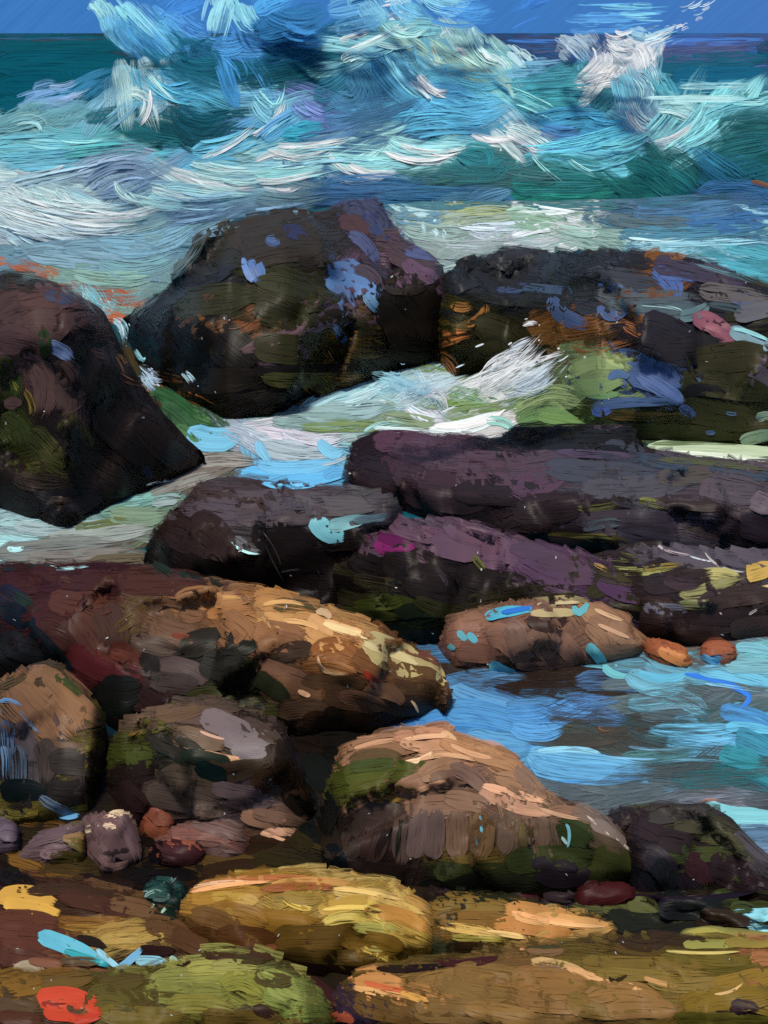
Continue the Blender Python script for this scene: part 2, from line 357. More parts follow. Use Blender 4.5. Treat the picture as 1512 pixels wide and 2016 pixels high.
rock('ledge', 'small leaf-shaped yellow-green slab above the broad ochre slab', 'ledge', '6a6434', '8a8848',
     [(1306, 1874), (1350, 1836), (1400, 1828), (1500, 1840), (1620, 1850)],
     [(1306, 1876), (1400, 1868), (1500, 1864), (1620, 1864)],
     [(1306, 1880), (1400, 1882), (1500, 1876), (1620, 1876)], z0=0.22, amp=0.012, group=LEDGE, fill=(20, 60, 22))
# loose stones
def block(label, c1, c2, top, brk, bot):
    return rock('stone', label, 'stone', c1, c2, top, brk, bot, 0.06, 0.5, 0.4, 0.012, STONE, (22, 60, 26), step=5)
block('blocky mauve-pink stone with a dark nick, in front of the squat boulder', '5a4444', '6a5150',
      [(152, 1632), (166, 1614), (238, 1602), (250, 1606), (268, 1650), (282, 1690)], [(152, 1640), (176, 1634), (240, 1628), (254, 1640), (282, 1694)],
      [(152, 1646), (178, 1690), (204, 1722), (246, 1712), (282, 1698)])
block('slanting grey-mauve stone with an olive patch, left of the blocky mauve-pink stone', '4c3c3e', '5e4e50',
      [(34, 1682), (70, 1650), (140, 1624), (172, 1620)], [(34, 1686), (80, 1672), (140, 1655), (172, 1650)], [(34, 1692), (80, 1704), (140, 1700), (172, 1692)])
stone('stone', 'small grey-violet stone cut by the left edge', 'stone', '483c46', '5a4c58', -60, 42, 1618, 1684, group=STONE)
stone('stone', 'round terracotta stone, under the squat boulder', 'stone', '5a3024', '6c3c2c', 272, 352, 1570, 1652, group=STONE)
block('long reddish stone with a grey back, right of the round terracotta stone', '54362f', '6c4840',
      [(298, 1652), (350, 1628), (386, 1616), (440, 1620), (482, 1636), (496, 1656)], [(298, 1656), (380, 1650), (450, 1660), (496, 1660)], [(298, 1662), (360, 1676), (440, 1692), (470, 1688), (496, 1664)])
block('small tan stone with a bright lower edge, beside the black gap', '644a3a', '80604c',
      [(464, 1618), (484, 1600), (516, 1584), (570, 1592), (616, 1614)], [(464, 1620), (500, 1622), (556, 1636), (616, 1618)], [(464, 1624), (520, 1650), (560, 1664), (590, 1644), (616, 1622)])
stone('stone', 'dark maroon flat stone tucked below the long reddish stone', 'stone', '26141a', '361c1e', 290, 408, 1660, 1712, group=STONE)
stone('stone', 'shiny black-green stone with painted pale glints, left of the golden yellow ledge', 'stone', '0c1a17', '14282a', 272, 374, 1736, 1814, group=STONE)  # its glints are pale dabs of colour
stone('stone', 'dark wine-red stone, left of two at the foot of the large front boulder', 'stone', '2e1418', '3c171a', 996, 1066, 1744, 1786, group=STONE)
stone('stone', 'wine-red lens-shaped stone, right of two at the foot of the large front boulder', 'stone', '2e1214', '401719', 1128, 1258, 1742, 1788, group=STONE)
stone('pebble', 'vermilion red pebble on the mossy ledge at the bottom left', 'pebble', '8c3022', 'aa402c', 72, 206, 1950, 2014, z0=0.12, flat=0.7, group=PEB)
stone('pebble', 'orange pebble with an amber tip, touching the tan boulder in the pool', 'pebble', '844a30', '9c5c38', 1266, 1362, 1264, 1312, z0=0.01, skew=0.5, group=PEB)
stone('pebble', 'brown-orange pebble with a blue underside, alone near the far edge of the pool', 'pebble', '7c4630', '94563c', 1378, 1452, 1262, 1308, z0=0.01, group=PEB)
stone('pebble', 'peach knob of stone on the near left end of the broad ochre slab', 'pebble', 'a07848', 'c09464', 692, 808, 1916, 1970, z0=0.13, flat=0.7, group=PEB)
stone('pebble', 'yellow pebble, the larger of the pair on the red-brown ledge', 'pebble', 'a48438', 'b8964a', -30, 118, 1744, 1802, z0=0.12, flat=0.75, group=PEB)
stone('pebble', 'yellow pebble, the smaller of the pair on the red-brown ledge', 'pebble', 'a48438', 'b8964a', 136, 202, 1764, 1798, z0=0.12, flat=0.75, group=PEB)

# ------------------------------------------------------------------ dabs of paint, lit and shaded sides mixed into their colours: "u,v u,v u,v|width|colour|dryness" (photo pixels)
DABS = {}  # dark gaps and water reflections are painted in as dabs too
DABS['sea'] = """
0,92 130,88 260,92|34|0d4a58;0,130 130,126 262,130|50|0a4a5a;0,170 120,168 240,168|50|084859;0,205 60,206 130,202|30|0a4c5c;0,80 120,78 220,82|12|2a4450|.5
1290,132 1400,122 1512,118|34|1c5268|.1;1330,150 1420,152 1512,146|40|175470|.1;1320,176 1400,172 1512,168|24|2f6f88|.3;1340,160 1400,170 1440,172|14|5098a8|.5
1290,104 1400,96 1512,88|26|4a5478|.4;1300,115 1400,112 1500,108|22|3c5278|.4;1050,100 1120,96 1190,92|20|3c4c6c|.4;960,90 1040,92 1120,96|14|2c5080|.4;1290,82 1400,80 1512,78|10|3f68a8|.2;1240,90 1380,88 1512,86|12|44609c|.4;1000,80 1100,82 1200,80|8|3a66a4|.3;0,77 120,76 240,78|5|2c5474|.4
"""
DABS['spray'] = """
190,0 205,15 215,38|24|8cc4d8|.4;215,30 240,70 290,110|40|6aa8cc|.5;250,5 280,40 330,90|30|7ab8d8|.5;260,40 300,90 360,140|50|4a90b8|.5;300,60 340,100 390,160|45|5aa0c8|.5
340,30 380,60 420,70|50|4f8cc4|.6;330,20 370,0 400,-10|30|3f7cbc|.6;420,60 430,20 440,-5|30|86bcd8|.5;470,10 480,40 500,60|50|7ab4d4|.5;410,80 450,90 500,70|40|4a8cc0|.5
440,100 470,130 480,160|30|3f84b4|.6;350,92 400,112 430,130|56|1d5870|.1;340,110 390,130 440,120|36|1c5a6c|.2;270,140 330,180 420,165|40|3f88a8|.4;280,150 340,190 410,200|30|5aa8c4|.5
280,130 320,180 350,200|12|a0dcec|.4;260,180 290,200 270,245|26|a8ccc8|.4;296,186 292,220 276,246|9|f0f8f0|.2;200,260 240,230 270,190|40|6f9fb4|.5;50,205 100,190 160,180|34|6a92b8|.5
70,202 120,198 160,180|14|8fa8c8|.4;150,200 190,170 260,140|40|2f6a88|.6;345,215 400,240 470,220|50|184e5c|.1;340,240 400,280 460,240|44|1a4a56|.1;350,270 400,295 440,280|24|123e46|.2
250,265 320,275 360,280|26|1f5c64|.3;0,250 60,235 100,225|34|5f8f98|.4;20,240 70,235 90,262|28|7aa4a8|.5;0,290 80,285 180,280|44|5fa0ae|.3;60,280 150,285 230,275|24|7fbcc8|.4
0,320 100,315 220,300|40|5a98aa|.3;130,300 220,290 300,285|36|4f9a9c|.4;30,335 50,341 62,338|7|dce8e8|.2;100,337 115,330 127,326|6|e0ece8|.2;150,340 220,315 300,310|40|7f94a8|.4
180,370 240,340 300,345|60|6f87a0|.4;200,390 260,380 310,350|40|5f7c98|.4;0,370 80,350 180,330|30|88a4b0|.4;0,400 80,430 210,440|60|a8c4d4|.3;20,370 90,420 230,430|50|b8d4e0|.3
60,375 130,420 290,405|40|9cc4d8|.3;110,375 160,400 250,410|24|b4dcea|.4;230,360 260,390 330,400|24|a4d0e0|.4;0,430 90,470 200,465|50|98b4c4|.4;0,460 60,490 130,495|30|a0b8c4|.5
0,410 60,400 70,370|30|90a8b4|.4;140,440 230,430 340,400|20|c4dce8|.3;60,390 140,425 260,425|9|f0f8fc|.3;20,450 80,470 140,480|8|e4eef4|.4;210,450 280,445 350,425|40|88a8a8|.3
330,430 390,420 440,410|30|7a98b0|.4;340,335 420,360 504,365|26|bcd4e4|.3;350,345 420,370 520,370|12|eef4f8|.3;380,320 440,335 520,340|20|a8d0e0|.4;330,370 420,380 500,385|30|90c0d0|.3
300,370 350,385 420,390|16|b4d4dc|.4;380,300 440,290 520,260|40|5fa8c4|.3;400,310 460,280 510,240|14|b4dcec|.3;10,440 100,455 190,452|30|b4ccd8|.3;30,410 110,440 200,446|10|eef6fa|.4
504,20 540,0 580,-10|50|4a94c8|.5;510,60 580,40 640,20|60|2c6690|.3;540,40 590,60 640,50|50|3a78a8|.3;520,90 590,90 640,70|50|1f5878|.3;504,130 570,120 640,110|50|1c5468|.2
520,160 580,150 650,130|40|1a4c58|.2;620,180 660,170 700,130|50|2f6a80|.2;670,80 700,70 730,60|14|c0dce4|.3;680,105 740,80 780,55|14|a8d8ec|.2;675,120 690,112 720,106|20|a8c8d8|.3
690,100 730,110 780,90|24|80b8d0|.4;750,45 790,56 832,40|10|a8d4e4|.3;755,60 800,72 842,55|12|9cd0e4|.3;745,85 790,92 832,75|12|a4d0e0|.3;720,0 740,25 760,40|40|7ab4cc|.4
780,0 800,20 830,30|40|6aa8c8|.4;840,-5 880,10 920,5|50|7ab0c8|.5;760,5 785,2 800,0|14|d0dcd8|.3;870,20 920,30 960,20|30|4a88c0|.5;650,20 700,10 740,0|40|5a94bc|.4
810,100 820,130 850,150|40|5f98ac|.4;850,90 858,110 866,126|8|c8d0a8|.3;870,65 885,60 880,75|6|d8e4e8|.2;900,100 905,95 920,120|14|d8dce4|.3;890,110 915,125 940,140|34|94b4ac|.4
930,60 955,110 1000,130|34|8fb4b4|.4;945,80 960,110 990,120|12|b8d0cc|.4;900,150 950,160 1000,150|36|58a0b4|.4;740,120 780,170 830,200|50|4a8aa8|.3;760,110 800,170 840,190|14|7ab8d0|.4
700,140 720,180 740,230|60|3f7490|.2;660,190 700,200 720,150|50|447898|.3;640,230 720,220 790,200|60|3f6c8c|.2;680,250 760,235 830,200|50|385c78|.2;825,150 850,175 880,190|18|dce0e4|.3
840,165 860,180 886,178|11|f8f0e8|.1;810,160 840,185 850,200|14|b8ccd4|.4;504,200 540,230 560,190|50|78b4d0|.3;500,265 540,240 560,190|17|d4ecf4|.2;520,270 560,240 600,220|40|5f9cc4|.3
580,200 610,220 640,230|40|7084b8|.4;560,260 600,260 640,245|34|3f9cb0|.3;590,270 650,265 720,240|30|486c90|.3;880,190 940,210 1000,200|60|58a0c0|.3;840,220 900,230 980,220|60|549cbc|.2
800,250 860,240 940,240|50|4f94b0|.3;530,300 600,295 690,270|26|9cc8d8|.2;550,285 620,285 690,272|13|e8f2f6|.2;507,315 560,300 580,325|17|ecf4f6|.2;530,295 600,310 660,285|15|f8fafa|.1
504,340 570,340 650,325|24|8cc4d4|.2;504,355 560,355 640,335|14|d8e8f0|.2;520,370 560,375 592,366|11|f4f8f8|.1;650,310 720,325 780,320|36|8cc8dc|.2;650,305 700,340 800,340|14|d4ecf4|.3
690,325 740,342 800,336|14|f4fafa|.2;770,275 830,290 920,285|30|90c8dc|.2;790,285 860,302 932,286|13|f6fafc|.1;760,300 830,318 900,305|14|e8f2f6|.2;930,265 970,275 1020,270|16|e4f0f6|.2
650,345 700,360 760,350|8|e8f2f4|.3;900,310 950,330 1000,310|60|2f6f78|.1;920,290 960,300 960,340|30|2a7078|.3;860,340 920,345 1008,340|40|2c5c60|.1;780,340 840,350 900,345|26|36605f|.2
640,370 720,360 850,365|40|3f6c94|.2;600,385 700,385 800,380|40|44688c|.2;504,390 570,395 650,385|30|68848c|.3;504,420 560,415 620,405|30|7494a8|.3;740,400 800,405 880,400|36|3a6c8c|.2
760,380 850,380 950,385|30|3c6a8c|.2;860,400 900,390 940,390|24|527c94|.3
1020,20 1060,0 1100,-10|20|3f78bc|.7;1140,45 1200,45 1300,40|16|5a98d0|.6;1220,28 1260,30 1290,30|12|78b8d8|.5;1355,15 1370,12 1385,0|6|b8dcec|.4;1332,56 1340,50 1346,54|7|e8f4f8|.1
1270,75 1300,62 1335,50|5|8cb8dc|.4;1200,85 1230,95 1270,80|30|c8ccd4|.2;1205,90 1230,105 1265,95|24|e4e4e8|.1;1195,105 1200,115 1200,130|14|d8dce4|.2;1250,95 1262,110 1270,140|34|ccd4dc|.2
1272,100 1267,120 1273,130|10|f4f4f4|.1;1230,110 1215,135 1190,150|30|d8dce4|.2;1130,170 1170,155 1200,145|20|c4d4dc|.3;1175,170 1195,165 1220,160|14|dce0e4|.2;1120,80 1140,95 1160,120|40|98a8b4|.5
1240,60 1250,70 1280,75|24|90b8cc|.5;1270,80 1290,75 1310,65|10|c0d8e4|.4;1220,150 1230,190 1240,230|60|5f9cb0|.3;1250,150 1270,190 1250,240|50|88b0c0|.4;1290,150 1310,180 1330,210|50|4f98a8|.4
1230,200 1250,240 1290,260|50|9cb8c4|.3;1235,220 1260,255 1282,262|14|e0e8ec|.2;1200,220 1215,230 1240,240|24|68a0b0|.4;1010,130 1050,130 1090,125|20|6a98b0|.5;1000,105 1020,120 1030,130|20|a8c4c8|.4
1010,165 1080,160 1170,150|40|3f8090|.3;1020,200 1090,190 1170,190|60|3f8a94|.2;1010,190 1060,210 1100,230|30|78b8c0|.5;1060,240 1140,230 1210,240|50|3f84a4|.2;1070,255 1110,265 1140,260|36|4878a8|.3
1150,250 1200,260 1250,240|50|3f88a8|.2;1170,210 1190,190 1210,180|40|2f6874|.2;1000,255 1030,270 1060,290|36|b8ccd0|.3;1040,290 1055,298 1080,298|10|f0f4f4|.1;1010,250 1060,270 1100,300|20|a8c8d0|.5
1060,300 1150,290 1280,250|50|58a8bc|.3;1100,310 1180,315 1240,290|40|60a8b8|.3;1180,290 1240,280 1290,250|30|68b4c4|.4;1280,270 1310,240 1340,200|40|7cc0cc|.3;1320,290 1370,250 1400,200|50|80bcc8|.3
1350,280 1400,250 1430,210|40|7ac0cc|.4;1330,195 1400,194 1470,195|16|a0d4dc|.3;1300,210 1340,215 1370,230|40|9cd0d8|.4;1360,285 1420,250 1460,205|20|78b4bc|.5;1440,200 1480,202 1512,200|14|88c4cc|.3
1290,280 1330,270 1370,240|14|d0eef0|.3;1400,230 1440,212 1500,204|30|5c9ca8|.4;1420,260 1470,250 1540,250|70|23565a|.1;1400,310 1450,290 1540,280|60|235a60|.1;1440,340 1480,330 1530,320|50|1f5a60|.1
1300,310 1340,330 1380,360|60|23565a|.1;1280,330 1330,360 1370,385|60|226468|.1;1370,295 1420,330 1470,360|44|2c6a84|.2;1240,330 1290,350 1330,390|50|226060|.1;1060,320 1120,330 1200,340|50|2f6c6c|.2
1010,360 1100,360 1200,360|50|2a6a6c|.1;1050,310 1080,340 1110,360|8|90d0d8|.5;1120,315 1150,335 1185,350|10|84ccd4|.5;1050,390 1130,395 1230,390|26|2a7c70|.2;1000,340 1060,350 1100,350|30|3a5c60|.2
"""
DABS['auto'] = """
200,480 300,480 390,440|50|6f98ac|.3;130,490 220,490 330,500|40|6a8c9c|.3;60,500 160,510 260,520|40|7494a4|.3;200,520 280,530 360,500|40|6c949c|.3;150,540 230,550 300,545|34|7a9c94|.3
1200,392 1300,398 1400,388|30|4f6880|.3;1380,380 1450,372 1530,386|40|3f6c98|.2;1250,420 1350,420 1480,400|40|486e90|.3;1350,440 1430,440 1530,430|40|3a6490|.2;1480,358 1500,362 1520,370|10|6a4a38|.3
1200,430 1290,440 1380,440|30|50646c|.3;1230,460 1350,460 1530,450|30|4a7a90|.3;1280,480 1400,480 1530,472|14|8cc0d0|.4;1240,470 1300,475 1350,470|8|b8dce4|.4;1430,490 1480,500 1530,510|20|4f98a8|.3
1400,520 1450,530 1530,545|30|4a94a4|.3;860,440 940,425 1030,420|40|8c9c8c|.3;850,430 870,440 900,445|10|b8d8e4|.3;900,420 960,415 1000,420|20|98a474|.4;800,450 860,460 930,460|40|88a09c|.3
930,450 990,450 1060,445|24|b4c4d0|.3;1010,465 1060,450 1100,450|20|d4dce4|.3;1020,420 1080,420 1140,415|10|d8ecec|.3;1010,430 1060,440 1100,440|30|7c9c88|.3;1100,450 1150,460 1190,455|24|90b0a8|.4
850,475 930,480 1020,478|20|9cacac|.5;780,398 900,402 1020,400|24|44707c|.3;1020,402 1140,404 1260,400|24|3f6c74|.3;1250,398 1350,396 1450,390|24|3c667c|.3;400,462 500,440 640,415|26|6c8ca0|.4;1000,415 1040,410 1060,415|14|a0c4b4|.4;780,430 830,432 880,428|30|5f8494|.3
0,620 60,600 130,590|70|43302e;40,590 100,580 160,590|50|4a3330;90,580 120,585 145,600|24|3a3c50|.2;50,640 110,640 140,650|60|46322f;0,660 60,670 110,690|70|4a3534;95,680 120,690 142,708|28|5a6a8c|.2
85,650 90,680 85,705|24|243318|.2;0,710 20,740 30,790|40|2c3516|.2;40,700 60,690 70,700|20|241416|.3;70,720 90,760 80,820|50|4a3632|.2;120,720 140,760 120,810|60|44322f|.1;10,795 30,795 38,800|24|4a3634|.1
0,830 30,850 40,880|60|33391a|.2;60,850 90,880 120,920|50|3a3a1c|.3;50,770 65,800 60,820|20|6a5a24|.5;20,750 30,765 35,770|14|7a7430|.5;0,900 20,930 40,960|60|1c1512|.1;100,820 150,880 180,930|40|1e1613
160,650 190,720 210,800|80|231c19;220,720 250,800 270,870|70|1d1614;200,800 260,860 320,910|80|201815;280,830 330,880 380,910|60|241a17;150,900 200,940 260,960|70|251c18;100,940 160,960 200,980|50|211a1a
60,970 130,990 200,970|50|1c1a1e;0,970 40,990 80,1000|50|1c1615;280,920 292,930 296,946|16|26263c|.3;90,910 130,930 130,900|40|3a3818|.4;30,940 80,950 130,950|40|332822|.3;0,560 40,560 80,570|30|2e2a22|.3
100,560 130,565 160,575|14|a85a34|.5;80,555 90,550 100,560|10|b86840|.6;240,730 270,745 300,750|30|94583a|.6;300,735 340,745 370,750|24|985c3a|.6;350,770 380,785 420,800|30|9a5a2c|.5;260,760 300,765 330,775|20|7a4a24|.5
240,690 255,720 262,755|34|3a3220|.2;230,700 240,715 247,735|24|6a4828|.5;170,570 190,590 203,624|34|78bcc8|.2;165,572 180,600 215,616|20|a8dce4|.2;200,600 215,606 224,612|20|8cc8d4|.3;225,630 240,645 250,672|14|a8d0e0|.4
235,640 242,660 246,682|8|c8e4ec|.3;265,690 275,705 284,714|9|98d4e4|.3;280,730 300,745 320,750|22|b4c8dc|.4;285,740 295,760 307,767|14|a8c4d8|.3;365,735 375,745 382,757|8|b4d4e4|.4;300,770 340,790 384,822|30|2c5234|.2
320,800 360,830 390,862|34|34543a|.2;350,840 380,860 394,872|24|4a7048|.3;372,855 420,867 466,860|46|6aa8c4|0
262,610 320,590 380,540|50|24262a;330,560 400,530 460,520|60|26272c;400,480 480,450 560,430|50|2f302c;380,520 450,500 520,490|60|2c2c28;450,470 540,450 640,430|60|332e28;480,500 560,480 640,480|70|322c26
330,600 420,590 500,580|60|2e2e1c|.2;270,630 300,680 320,720|50|151210;320,630 360,690 400,740|70|131110;400,640 450,680 500,720|80|17130f;340,740 420,750 520,740|50|1d1710;450,640 480,630 504,620|30|6a442a|.7
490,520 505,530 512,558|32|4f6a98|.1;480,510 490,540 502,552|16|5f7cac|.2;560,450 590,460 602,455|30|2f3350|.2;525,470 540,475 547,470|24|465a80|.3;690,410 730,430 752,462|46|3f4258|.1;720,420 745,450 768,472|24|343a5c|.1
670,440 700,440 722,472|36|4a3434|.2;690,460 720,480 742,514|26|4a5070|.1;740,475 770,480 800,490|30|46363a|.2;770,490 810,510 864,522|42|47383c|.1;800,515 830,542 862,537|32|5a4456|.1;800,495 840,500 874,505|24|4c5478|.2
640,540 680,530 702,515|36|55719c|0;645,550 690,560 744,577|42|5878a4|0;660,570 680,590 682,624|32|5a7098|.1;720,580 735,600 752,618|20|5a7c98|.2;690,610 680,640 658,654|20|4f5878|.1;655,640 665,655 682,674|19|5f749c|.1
700,530 730,540 747,570|24|4a4048|.2;480,690 560,660 644,628|22|5a4448|.1;580,605 620,595 654,590|16|4f3c3e|.2;590,650 640,630 664,600|30|584450|.1;710,640 740,630 764,620|20|4a3840|.2;510,560 590,580 640,600|60|30301c|.2
504,600 560,620 640,650|60|2c2a18|.2;504,680 580,690 660,690|60|2e2c16|.2;640,660 700,680 760,690|50|4a3a1c|.3;645,690 650,702 664,722|24|8a5a32|.6;650,665 700,660 764,660|20|7a5024|.5;504,730 600,730 764,720|24|17110c|.1
520,745 600,750 700,745|30|3c3a1c|.2;640,740 680,747 744,740|26|7c5428|.5;600,760 610,770 617,778|16|a8683a|.5;570,790 600,790 614,780|20|6a4a24|.5;504,790 550,785 580,790|24|191310|.1;750,600 790,640 800,700|70|1f1a15
800,560 840,600 840,680|60|211b16;770,680 810,690 850,690|50|191514;760,560 800,560 840,560|40|2e2620|.2;640,620 700,640 744,652|40|30291a|.2
870,560 940,530 1020,510|60|2a2c30;900,520 970,560 1060,560|70|26282c;960,500 1060,520 1160,530|50|2c2e34;1000,580 1080,590 1140,600|40|262826;870,590 900,600 934,612|30|3c3618|.2;860,660 890,640 930,640|40|4a3c1a|.2
845,692 870,670 924,658|32|b06a38|.3;860,700 885,717 896,742|28|a0623a|.4;890,600 910,605 928,600|20|a8703c|.4;920,640 950,620 956,598|20|a06a34|.4;940,640 1000,660 1040,700|60|2b2916|.1;920,700 960,690 990,680|50|2c2a16|.2
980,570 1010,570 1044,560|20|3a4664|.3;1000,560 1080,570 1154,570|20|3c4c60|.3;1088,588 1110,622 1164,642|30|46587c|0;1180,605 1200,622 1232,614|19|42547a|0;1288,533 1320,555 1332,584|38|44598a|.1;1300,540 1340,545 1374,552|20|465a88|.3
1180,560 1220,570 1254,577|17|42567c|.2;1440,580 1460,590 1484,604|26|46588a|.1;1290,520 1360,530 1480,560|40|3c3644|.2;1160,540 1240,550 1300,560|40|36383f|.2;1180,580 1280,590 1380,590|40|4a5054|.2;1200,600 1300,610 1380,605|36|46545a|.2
1340,622 1370,617 1394,600|24|52686c|.1;1260,600 1320,605 1344,615|6|9cc0c0|.5;1380,570 1440,580 1530,592|36|55504f|.2;1450,622 1490,612 1530,602|32|54545a|0;1400,600 1440,605 1464,612|20|38464a|.3
1368,628 1410,642 1444,684|36|7a4a56|0;1390,642 1420,657 1454,692|20|854f5c|.1;1440,650 1480,667 1530,690|28|7a98a0|.1;1445,648 1470,652 1520,672|8|a0e0e8|.2;1460,690 1490,702 1520,718|22|54444e|.1;1480,730 1500,747 1530,772|42|4a4248|0
1110,660 1170,650 1254,635|30|744c2a|.55;1130,680 1200,690 1264,670|32|8c5c34|.55;1230,640 1250,652 1268,664|24|a06440|.5;1150,670 1180,665 1220,650|24|4a3a1c|.4;1260,640 1320,660 1360,690|70|27242a;1290,690 1350,690 1420,680|60|262326
1360,720 1430,710 1520,700|70|35321e|.1;1340,750 1430,760 1520,780|50|33321f;1350,772 1390,767 1424,777|24|222024|0;1340,800 1420,820 1520,830|50|38361f;1200,850 1320,850 1450,860|30|38381f|.1
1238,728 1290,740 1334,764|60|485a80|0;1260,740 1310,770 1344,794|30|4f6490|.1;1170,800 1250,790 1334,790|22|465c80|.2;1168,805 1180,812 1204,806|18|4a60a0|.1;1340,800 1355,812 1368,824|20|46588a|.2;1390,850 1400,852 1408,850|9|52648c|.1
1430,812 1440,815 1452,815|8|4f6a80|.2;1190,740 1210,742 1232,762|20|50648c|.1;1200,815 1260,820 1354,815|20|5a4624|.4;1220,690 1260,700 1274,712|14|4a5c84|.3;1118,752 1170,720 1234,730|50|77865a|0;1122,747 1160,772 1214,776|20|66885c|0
1040,790 1090,780 1154,785|30|7a8c60|.1;1020,800 1100,800 1154,800|30|6f8a5c|.1;1020,830 1070,815 1134,830|30|56744a|.1;1060,820 1120,830 1174,846|24|5f7c4c|.2
1000,690 1020,680 1044,668|14|d4dce4|.3;960,730 1000,700 1034,690|20|e8eef4|.2;960,760 1010,740 1064,720|40|dce4ec|.2;900,755 950,745 1004,720|16|f4f8f8|.1;1010,760 1050,760 1084,740|30|c8d8e4|.3;1060,710 1080,700 1114,694|9|e8f0f4|.3
1030,640 1045,635 1054,640|8|e8f0f4|.3;620,790 700,770 744,748|30|8cbcc8|.3;640,800 700,790 764,740|24|a8d0dc|.3;740,750 790,770 834,802|30|98c8d4|.3;780,740 820,760 864,740|30|90b8c8|.4;830,740 860,790 884,814|20|b8d4e0|.3
840,770 870,770 884,802|14|e8f0f4|.3;800,800 830,820 874,826|20|d0d8e4|.3;590,810 680,810 764,800|40|88a4a8|.2;540,830 620,830 724,830|36|7c9898|.3;600,840 700,840 764,845|24|6f8458|.3;760,820 820,830 864,840|30|7a8c70|.3
880,790 920,780 954,790|36|6f8a50|.2;900,770 940,780 984,790|24|8aac8c|.3;850,850 920,840 984,815|30|d8e4e8|.2;860,840 930,836 990,810|15|f4f8f8|.1;960,830 990,832 1014,850|20|88b8b0|.3;740,845 800,850 864,850|14|c8dcdc|.3
720,850 760,836 804,840|14|98c4c4|.4;504,850 580,860 654,870|24|c8c4d0|.3;560,850 620,870 684,860|30|b8bcc8|.3;470,850 540,880 624,890|40|a8b8c4|.3;504,880 600,900 694,890|40|98a8b0|.3;440,850 490,870 524,900|30|98a4b4|.3
478,935 560,942 684,930|38|5ca4d0|0;510,915 580,922 664,910|26|68a8cc|.1;520,950 580,956 644,945|14|62acd4|.1;630,870 650,892 674,890|24|70acc8|.1;510,870 515,890 532,912|20|74acc8|.2;640,940 660,930 692,935|20|5898c4|.2
330,960 400,930 484,900|40|6a625c|.2;380,910 440,905 504,910|30|8a8884|.3;300,970 360,950 444,930|24|80807c|.3;290,955 310,950 334,945|6|d8e0e0|.3;190,1000 240,990 294,985|24|7cacac|.3;200,1010 260,1000 344,985|24|688c80|.3
300,990 330,985 357,985|22|8c9ca0|.3;0,1020 60,1030 154,1040|40|84a0a8|.3;0,1030 40,1025 94,1020|24|98bcc0|.4;30,1035 100,1045 204,1030|30|90a4a8|.3;150,1040 200,1035 264,1015|24|5a6440|.3;220,1015 270,1020 324,1015|40|6f8470|.2
100,1060 200,1055 304,1040|30|88908c|.2;0,1090 100,1080 224,1070|40|6c706e|.2;15,1080 30,1083 47,1080|12|a8d8dc|.1;80,1115 120,1118 184,1112|10|a4ccd0|.3;60,1100 150,1100 264,1085|30|706c68|.2;180,1110 240,1105 304,1100|30|5c5444|.3
0,1120 60,1116 124,1118|12|1a262c|.2
385,960 450,970 520,975|50|3d302f;430,985 520,990 644,980|50|4a4044|.1;390,1000 450,1010 524,1010|50|4a4046|.1;580,985 640,995 744,995|40|4f4a4c|.1;470,1020 560,1015 644,1010|40|463d40|.1;460,1060 480,1075 512,1086|24|5c5c60|.2
455,1068 480,1085 508,1091|5|b0e4e4|.1;330,1040 380,1060 420,1090|70|281a17;380,1030 420,1050 450,1100|60|2c1d1a;300,1080 320,1110 345,1130|30|161212;350,1110 400,1130 460,1140|60|201714;500,1050 560,1060 620,1080|60|1d1614
510,1100 580,1120 680,1130|80|1a1312;450,1130 540,1160 640,1180|60|191110;360,1130 380,1140 392,1152|20|1a2418|.3;622,1022 640,1045 674,1057|38|6aa8b0|0;650,1035 680,1030 724,1020|26|6f9ca0|.1;700,1025 740,1020 768,1015|16|5c7078|.2
735,1050 760,1062 804,1066|36|521440|0;740,1070 770,1085 814,1075|20|6a1a50|0;770,1030 830,1050 884,1055|34|553e4c|.1;830,1040 870,1060 894,1072|24|5f4050|.2;850,1070 900,1080 944,1092|44|5c4452|0;880,1030 920,1050 964,1060|40|5c4452|0
900,1050 960,1060 1014,1076|30|5c4452|.1;950,1080 1000,1085 1064,1100|40|5a4050|0;950,1105 1000,1110 1034,1122|30|5a4252|.1;1010,1080 1080,1095 1164,1127|30|4e3a48|0;1060,1110 1110,1125 1164,1142|40|4c3846|0
1020,1110 1070,1140 1124,1157|40|4f384c|.1;1180,1145 1210,1162 1254,1182|28|482f48|0;700,1100 760,1120 800,1140|60|1b1413;760,1100 830,1120 880,1140|70|241c1a;800,1140 870,1150 930,1160|70|211917;900,1130 980,1150 1060,1160|50|1f1816
860,1120 880,1145 872,1152|14|40343a|.3;720,1180 770,1180 824,1190|24|333a18|.2;700,1190 760,1190 794,1180|24|3c4218|.2;700,1140 760,1150 800,1160|30|3a3422|.5;780,1210 840,1200 880,1210|30|1c2418|.1;660,1205 720,1210 784,1215|24|3a3e1a|.1
760,1240 830,1260 880,1250|40|121a16;820,1180 860,1200 900,1200|30|2c2c16|.2;940,1180 1020,1170 1100,1160|30|2c2618|.3;1000,1190 1080,1190 1150,1170|30|33301a|.3;930,1095 945,1110 952,1122|14|5a5a2c|.3
0,1150 100,1140 200,1140|50|33161a|.1;60,1130 150,1140 300,1145|40|3a1c18|.1;200,1150 300,1150 400,1150|40|40241c|.1;0,1160 30,1180 60,1200|40|161a2c|.2;30,1170 60,1190 80,1200|20|1a2a24|.3;60,1210 110,1200 170,1180|50|3a1a1a|.1
